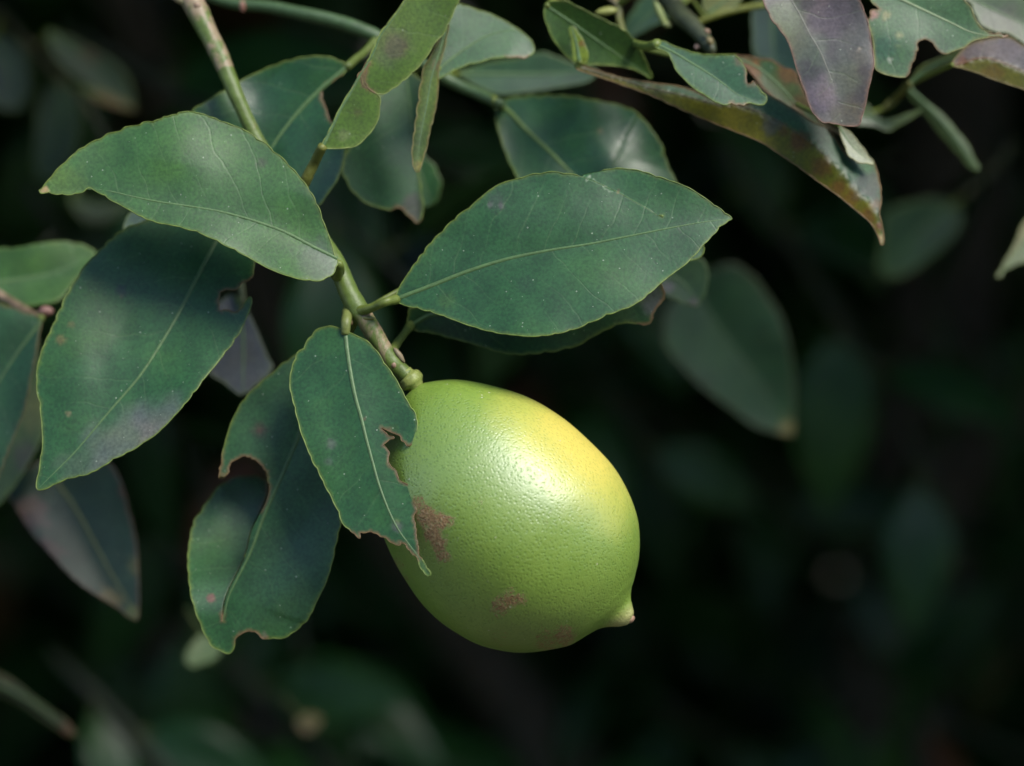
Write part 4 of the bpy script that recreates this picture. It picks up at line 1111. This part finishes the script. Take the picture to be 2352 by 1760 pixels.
lp_ = thing('lower_left_branch', 'blurred twig holding a dusky leaf with reddish edge at lower left', 'branch', P(np.array(60.), np.array(900.), np.array(120.)))
twig(lp_, [(40, 880, 125, 9), (80, 960, 105, 9), (125, 1050, 92, 9), (133, 1100, 88, 8)], colr=(0.07, 0.09, 0.03), bark=0.4, seed=14)
leaf(lp_, cat(('C6', [(50, 640), (100, 730), (150, 820), (220, 920), (320, 1030), (420, 1140), (520, 1230), (640, 1310), (740, 1370), (800, 1420), (855, 1452), (877, 1430), (880, 1300), (877, 1150), (866, 980), (842, 850), (800, 700), (760, 560), (700, 460), (550, 380), (300, 420), (120, 520)])),
     cat(('C6', [(330, 520), (370, 590), (450, 700), (540, 850), (620, 1000), (720, 1180), (800, 1310), (858, 1445)])), z=78, gx=-0.05, gy=-0.30, fold=0.2, wave=1.4, colr=(0.028, 0.06, 0.036), seed=34, margin=False, ribw=1.1, ribcol=(0.12, 0.14, 0.05), rimcol=(0.2, 0.08, 0.05),
     paint=[(70, 1180, 50, (0.14, 0.07, 0.07), .6), (110, 1270, 40, (0.14, 0.06, 0.06), .6), (250, 1380, 34, (0.18, 0.14, 0.05), .7), (305, 1410, 24, (0.16, 0.18, 0.05), .7), (290, 1130, 20, (0.18, 0.06, 0.05), .5), (312, 1300, 24, (0.14, 0.14, 0.04), .5)],
     petiole=[(133, 1100, 88, 8), (120, 1090, nan, 8)], label='dusky leaf with reddish yellow edge')
mb = thing('middle_branch', 'blurred twig with a grey mauve leaf behind the left hanging leaf', 'branch', P(np.array(520.), np.array(560.), np.array(80.)))
twig(mb, [(520, 560, 70, 8), (550, 640, 62, 8), (560, 700, 60, 8)], colr=(0.07, 0.09, 0.03), bark=0.5, seed=15)
leaf(mb, cat(('C5', [(1500, 640), (1590, 770), (1640, 880), (1690, 1000), (1725, 1095), (1650, 1180), (1530, 1262), (1420, 1190), (1330, 1130), (1250, 1000), (1300, 800), (1400, 660)])), cat(('C5', [(1500, 650), (1540, 900), (1540, 1250)])), z=60, gx=-0.15, gy=-0.35, fold=0.1, wave=1,
     colr=(0.10, 0.11, 0.115), seed=35, margin=False, petiole=[(560, 700, 60, 7), (544, 686, nan, 7)])
leaf(mb, cat(('C1', [(780, 1440), (800, 1380), (840, 1340), (920, 1330), (1200, 1400), (1300, 1500), (1200, 1650), (900, 1620), (800, 1550)])), cat(('C1', [(1250, 1560), (1000, 1480), (800, 1410)])), z=34, gy=-0.3, colr=(0.06, 0.10, 0.07), seed=36, margin=False,
     petiole=[(520, 560, 70, 6), (480, 560, 50, 6), (453, 565, nan, 6)])

rb = thing('right_branch', 'deeply blurred twig with a large dark leaf right of the lemon', 'branch', P(np.array(1480.), np.array(520.), np.array(150.)))
twig(rb, [(1470, 520, 190, 9), (1530, 590, 190, 9), (1590, 660, 192, 8), (1610, 690, 194, 8)], colr=(0.06, 0.08, 0.03), bark=0.5, seed=16)
leaf(rb, cat(('D4', [(250, 520), (380, 430), (520, 400), (640, 480), (720, 590), (790, 700), (840, 850), (865, 1000), (872, 1150), (868, 1300), (868, 1388), (820, 1390), (730, 1370), (620, 1330), (520, 1250), (420, 1180), (300, 1080), (200, 970), (120, 860), (140, 660)])),
     cat(('D4', [(280, 530), (400, 740), (560, 950), (700, 1150), (800, 1290), (860, 1386)])), z=195, gx=0.12, gy=0.10, fold=0.18, wave=1.0, gloss=-0.2, colr=(0.010, 0.045, 0.014), seed=37, margin=False, rimcol=(0.12, 0.10, 0.05), ribcol=(0.05, 0.09, 0.04),
     paint=[(1810, 985, 26, (0.16, 0.14, 0.05), .8)], petiole=[(1606, 684, 194, 8), (1592, 665, nan, 8)], label='large dark leaf with a blue sheen on one half')
leaf(rb, cat(('D8', [(1690, 700), (1760, 640), (1880, 600), (1950, 640), (1968, 720), (1950, 820), (1900, 900), (1800, 880), (1700, 830), (1600, 780)])), cat(('D8', [(1640, 720), (1780, 740), (1910, 880)])), z=60, gy=-0.2, colr=(0.04, 0.09, 0.025), seed=38, margin=False,
     paint=[(1535, 660, 16, (0.14, 0.12, 0.12), .8), (1595, 695, 14, (0.14, 0.1, 0.09), .8)], petiole=[(1500, 555, 190, 7), (1490, 600, 110, 7), (1503, 633, nan, 7)])
sb = thing('shaded_twig', 'deeply blurred twig with one round dark leaf below the purple growth', 'branch', P(np.array(2330.), np.array(330.), np.array(210.)))
twig(sb, [(2330, 330, 250, 8), (2270, 400, 255, 8), (2210, 455, 258, 7)], colr=(0.04, 0.05, 0.02), bark=0.6, seed=17)
leaf(sb, cat(('D4', [(1395, 120), (1500, 55), (1700, 20), (1835, 80), (1822, 200), (1700, 330), (1540, 450), (1430, 474), (1370, 420), (1388, 250)])), cat(('D4', [(1780, 60), (1600, 220), (1420, 460)])), z=260, gx=0.1, gy=0.15, fold=0.25, gloss=-0.6, colr=(0.011, 0.048, 0.016), seed=39, margin=False,
     petiole=[(2210, 455, 258, 6), (2182, 474, nan, 6)])
re_ = thing('edge_shoot', 'pale yellowish leaf on a twig poking in at the right edge', 'shoot', P(np.array(2440.), np.array(440.), np.array(95.)))
twig(re_, [(2440, 430, 95, 8), (2410, 470, 95, 8), (2390, 500, 95, 7)], colr=(0.12, 0.13, 0.04), bark=0.4, seed=18)
leaf(re_, cat(('D4', [(2330, 60), (2212, 150), (2160, 270), (2100, 380), (2052, 468), (2075, 470), (2110, 430), (2212, 388), (2330, 380)])), cat(('D4', [(2330, 120), (2200, 300), (2060, 466)])), z=92, gy=-0.3, colr=(0.12, 0.15, 0.06), sidecol=(0.12, 0.12, 0.03), seed=40, margin=False,
     petiole=[(2410, 470, 95, 7), (2399, 495, nan, 7)])

ul = thing('upper_left_branch', 'blurred shaded branch with dusky blue green leaves at the upper left', 'branch', P(np.array(-60.), np.array(-20.), np.array(275.)))
twig(ul, [(-60, -20, 275, 9), (30, 60, 260, 9), (110, 150, 250, 8), (190, 230, 240, 8), (250, 330, 235, 7)], colr=(0.05, 0.05, 0.025), bark=0.5, seed=20)
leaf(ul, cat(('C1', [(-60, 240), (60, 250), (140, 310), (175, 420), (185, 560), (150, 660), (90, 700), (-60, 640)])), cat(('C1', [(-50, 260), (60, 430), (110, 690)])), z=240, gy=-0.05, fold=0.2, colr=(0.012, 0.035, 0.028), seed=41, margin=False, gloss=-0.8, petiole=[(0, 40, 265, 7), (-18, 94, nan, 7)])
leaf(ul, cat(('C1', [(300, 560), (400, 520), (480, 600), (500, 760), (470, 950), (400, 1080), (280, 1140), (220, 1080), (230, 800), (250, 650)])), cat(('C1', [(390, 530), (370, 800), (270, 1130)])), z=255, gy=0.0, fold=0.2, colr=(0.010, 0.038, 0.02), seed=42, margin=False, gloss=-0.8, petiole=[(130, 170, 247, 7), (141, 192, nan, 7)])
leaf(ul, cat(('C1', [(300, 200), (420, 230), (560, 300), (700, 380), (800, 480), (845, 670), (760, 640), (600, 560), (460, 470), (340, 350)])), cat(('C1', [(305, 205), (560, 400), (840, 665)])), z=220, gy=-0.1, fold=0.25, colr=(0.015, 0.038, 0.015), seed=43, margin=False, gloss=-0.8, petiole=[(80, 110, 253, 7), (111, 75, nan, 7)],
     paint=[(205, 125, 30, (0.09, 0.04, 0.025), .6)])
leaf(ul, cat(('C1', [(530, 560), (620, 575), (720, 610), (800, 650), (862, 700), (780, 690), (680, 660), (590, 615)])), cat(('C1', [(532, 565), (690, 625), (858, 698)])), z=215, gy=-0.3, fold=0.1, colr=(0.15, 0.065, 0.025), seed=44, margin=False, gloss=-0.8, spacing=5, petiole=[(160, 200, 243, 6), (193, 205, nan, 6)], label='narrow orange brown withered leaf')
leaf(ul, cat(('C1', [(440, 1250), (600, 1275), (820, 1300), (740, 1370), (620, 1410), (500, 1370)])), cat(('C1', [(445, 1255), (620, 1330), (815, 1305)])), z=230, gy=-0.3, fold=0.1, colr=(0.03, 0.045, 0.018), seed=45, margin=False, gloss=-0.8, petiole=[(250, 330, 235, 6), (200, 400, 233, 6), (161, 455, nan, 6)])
ll = thing('edge_leaf_twig', 'blurred twig with a narrow olive leaf ending in a red tip', 'branch', P(np.array(-70.), np.array(1500.), np.array(150.)))
twig(ll, [(-70, 1500, 150, 9), (-40, 1530, 145, 9), (-20, 1550, 140, 8)], colr=(0.08, 0.06, 0.03), bark=0.6, seed=21)
leaf(ll, cat(('D6', [(-60, 590), (60, 640), (180, 735), (300, 825), (370, 870), (428, 950), (400, 968), (280, 900), (120, 790), (-60, 690)])), cat(('D6', [(-55, 640), (180, 770), (420, 955)])), z=140, fold=-0.4, gloss=-0.8, colr=(0.022, 0.021, 0.01), seed=46, margin=False, petiole=[(-30, 1540, 142, 7), (-22, 1560, nan, 7)],
     paint=[(160, 1672, 22, (0.14, 0.025, 0.025), .9), (10, 1550, 40, (0.06, 0.035, 0.01), .7)])
pf = thing('pale_shoot', 'small pale blurred leaf catching light behind the torn lower leaf', 'shoot', P(np.array(430.), np.array(1400.), np.array(175.)))
twig(pf, [(430, 1400, 175, 6), (455, 1440, 168, 6), (470, 1460, 165, 5)], colr=(0.07, 0.09, 0.03), bark=0.3, seed=22)
leaf(pf, cat(('N', [(468, 1458), (500, 1475), (505, 1500), (480, 1520), (440, 1530), (425, 1510), (445, 1475)])), cat(('N', [(468, 1460), (470, 1495), (440, 1526)])), z=160, gy=-0.5, fold=0.05, colr=(0.17, 0.23, 0.10), seed=47, margin=False, spacing=5, petiole=[(469, 1458, 165, 4), (468, 1462, nan, 4)])
yf = thing('yellowed_shoot', 'tiny blurred yellow orange leaf low in the shade', 'shoot', P(np.array(650.), np.array(1600.), np.array(260.)))
twig(yf, [(650, 1600, 260, 5), (675, 1630, 255, 5), (690, 1645, 250, 4)], colr=(0.07, 0.07, 0.03), bark=0.5, seed=23)
leaf(yf, cat(('N', [(688, 1645), (715, 1640), (738, 1650), (728, 1672), (705, 1685), (685, 1672)])), cat(('N', [(688, 1648), (712, 1660), (730, 1664)])), z=250, gy=-0.5, fold=0.05, colr=(0.12, 0.065, 0.012), seed=48, margin=False, spacing=5, petiole=[(690, 1645, 250, 4), (692, 1650, nan, 4)])

# ------------------------------------------------------------------ shaded branches deeper in the crown
def deep_branch(x, y, dz, ang, n, ln, seed, group='shaded branches deep behind the lemon', kinds=0, label='blurred dark leafy branch deep in the shade behind the lemon', name='shaded_branch'):
    r = np.random.default_rng(seed)
    base = P(np.array(float(x)), np.array(float(y)), np.array(float(dz)))
    t = thing(name, label, 'branch', base, group)
    d = math.cos(ang) * RIGHT + math.sin(ang) * -UP + r.normal() * 0.3 * FWD
    d /= np.linalg.norm(d)
    L = 0.16
    path = np.array([base + d * L * k + np.array([0, 0, -0.03 * k * k]) for k in np.linspace(0, 1, 9)])
    tv, tf = tube_geo(path, np.linspace(0.0024, 0.0013, 9), 8, rough=0.05, seed=seed)
    tc = np.ones((len(tv), 4)); tc[:, :3] = (0.022, 0.028, 0.012); tc[:, 3] = 0.0
    mesh_obj('stem', tv, tf, M_STEM, t, tint=tc)
    for i in range(n):
        k = (i + 0.7) / n * 8
        p0 = path[int(k)]
        ld = d * 0.6 + (1 if i % 2 else -1) * np.cross(d, FWD) * 0.8 + r.normal(size=3) * 0.35 + np.array([0, 0, -0.35])
        ld /= np.linalg.norm(ld)
        nm = np.array([0, -0.35, 0.85]) + r.normal(size=3) * 0.4
        b = np.cross(nm, ld); b /= np.linalg.norm(b); nn = np.cross(ld, b)
        size = ln * r.uniform(0.75, 1.15)
        V = p0 + ld * 0.008 + size * (TVF[:, 0:1] * ld + TVF[:, 1:2] * b + TVF[:, 2:3] * nn)
        tt = r.uniform()
        c = (np.array(DEEP) * (1 - tt) + np.array(FRESH) * tt) * 0.7  # leaf greens darkened to deepen the shade back here
        if r.uniform() < 0.07:
            c = np.array((0.10, 0.045, 0.022))
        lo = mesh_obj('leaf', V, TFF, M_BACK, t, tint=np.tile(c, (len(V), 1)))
        so = lo.modifiers.new('thickness', 'SOLIDIFY'); so.thickness = 0.0003
        pp = np.array([p0, p0 + ld * 0.005, p0 + ld * 0.011])
        tv, tf = tube_geo(pp, np.array([0.0009, 0.0008, 0.0008]), 6)
        tc = np.ones((len(tv), 4)); tc[:, :3] = (0.1, 0.13, 0.03); tc[:, 3] = 0.2
        mesh_obj('petiole', tv, tf, M_STEM, lo, tint=tc)
    return t


TVF, TFF = template_leaf(nu=15)
spots = [(150, 60, 150, 0.5, 6), (330, 150, 190, 0.2, 5), (60, 420, 200, 1.0, 5), (250, 260, 260, 1.8, 6), (640, 40, 230, 0.4, 5), (1000, 300, 260, 0.9, 6), (1250, 60, 240, 0.2, 5), (1650, 330, 230, 0.9, 5),
         (1850, 640, 420, 0.6, 6), (2150, 700, 330, 0.8, 6), (2250, 250, 300, 1.2, 5), (1700, 1050, 480, 0.4, 5), (2050, 1200, 460, 0.3, 6), (2200, 1500, 360, 2.2, 6), (1850, 1560, 380, 0.2, 6), (1500, 1600, 430, 0.6, 5), (1150, 1640, 330, 1.0, 5),
         (750, 1560, 300, 0.8, 6), (420, 1420, 260, 0.7, 6), (120, 1500, 190, 0.7, 5), (200, 1680, 330, 0.2, 5), (600, 900, 260, 1.4, 5), (1000, 720, 360, 0.4, 6), (1400, 900, 420, 0.5, 5), (350, 1100, 300, 1.2, 5), (900, 1700, 400, 0.1, 5)]
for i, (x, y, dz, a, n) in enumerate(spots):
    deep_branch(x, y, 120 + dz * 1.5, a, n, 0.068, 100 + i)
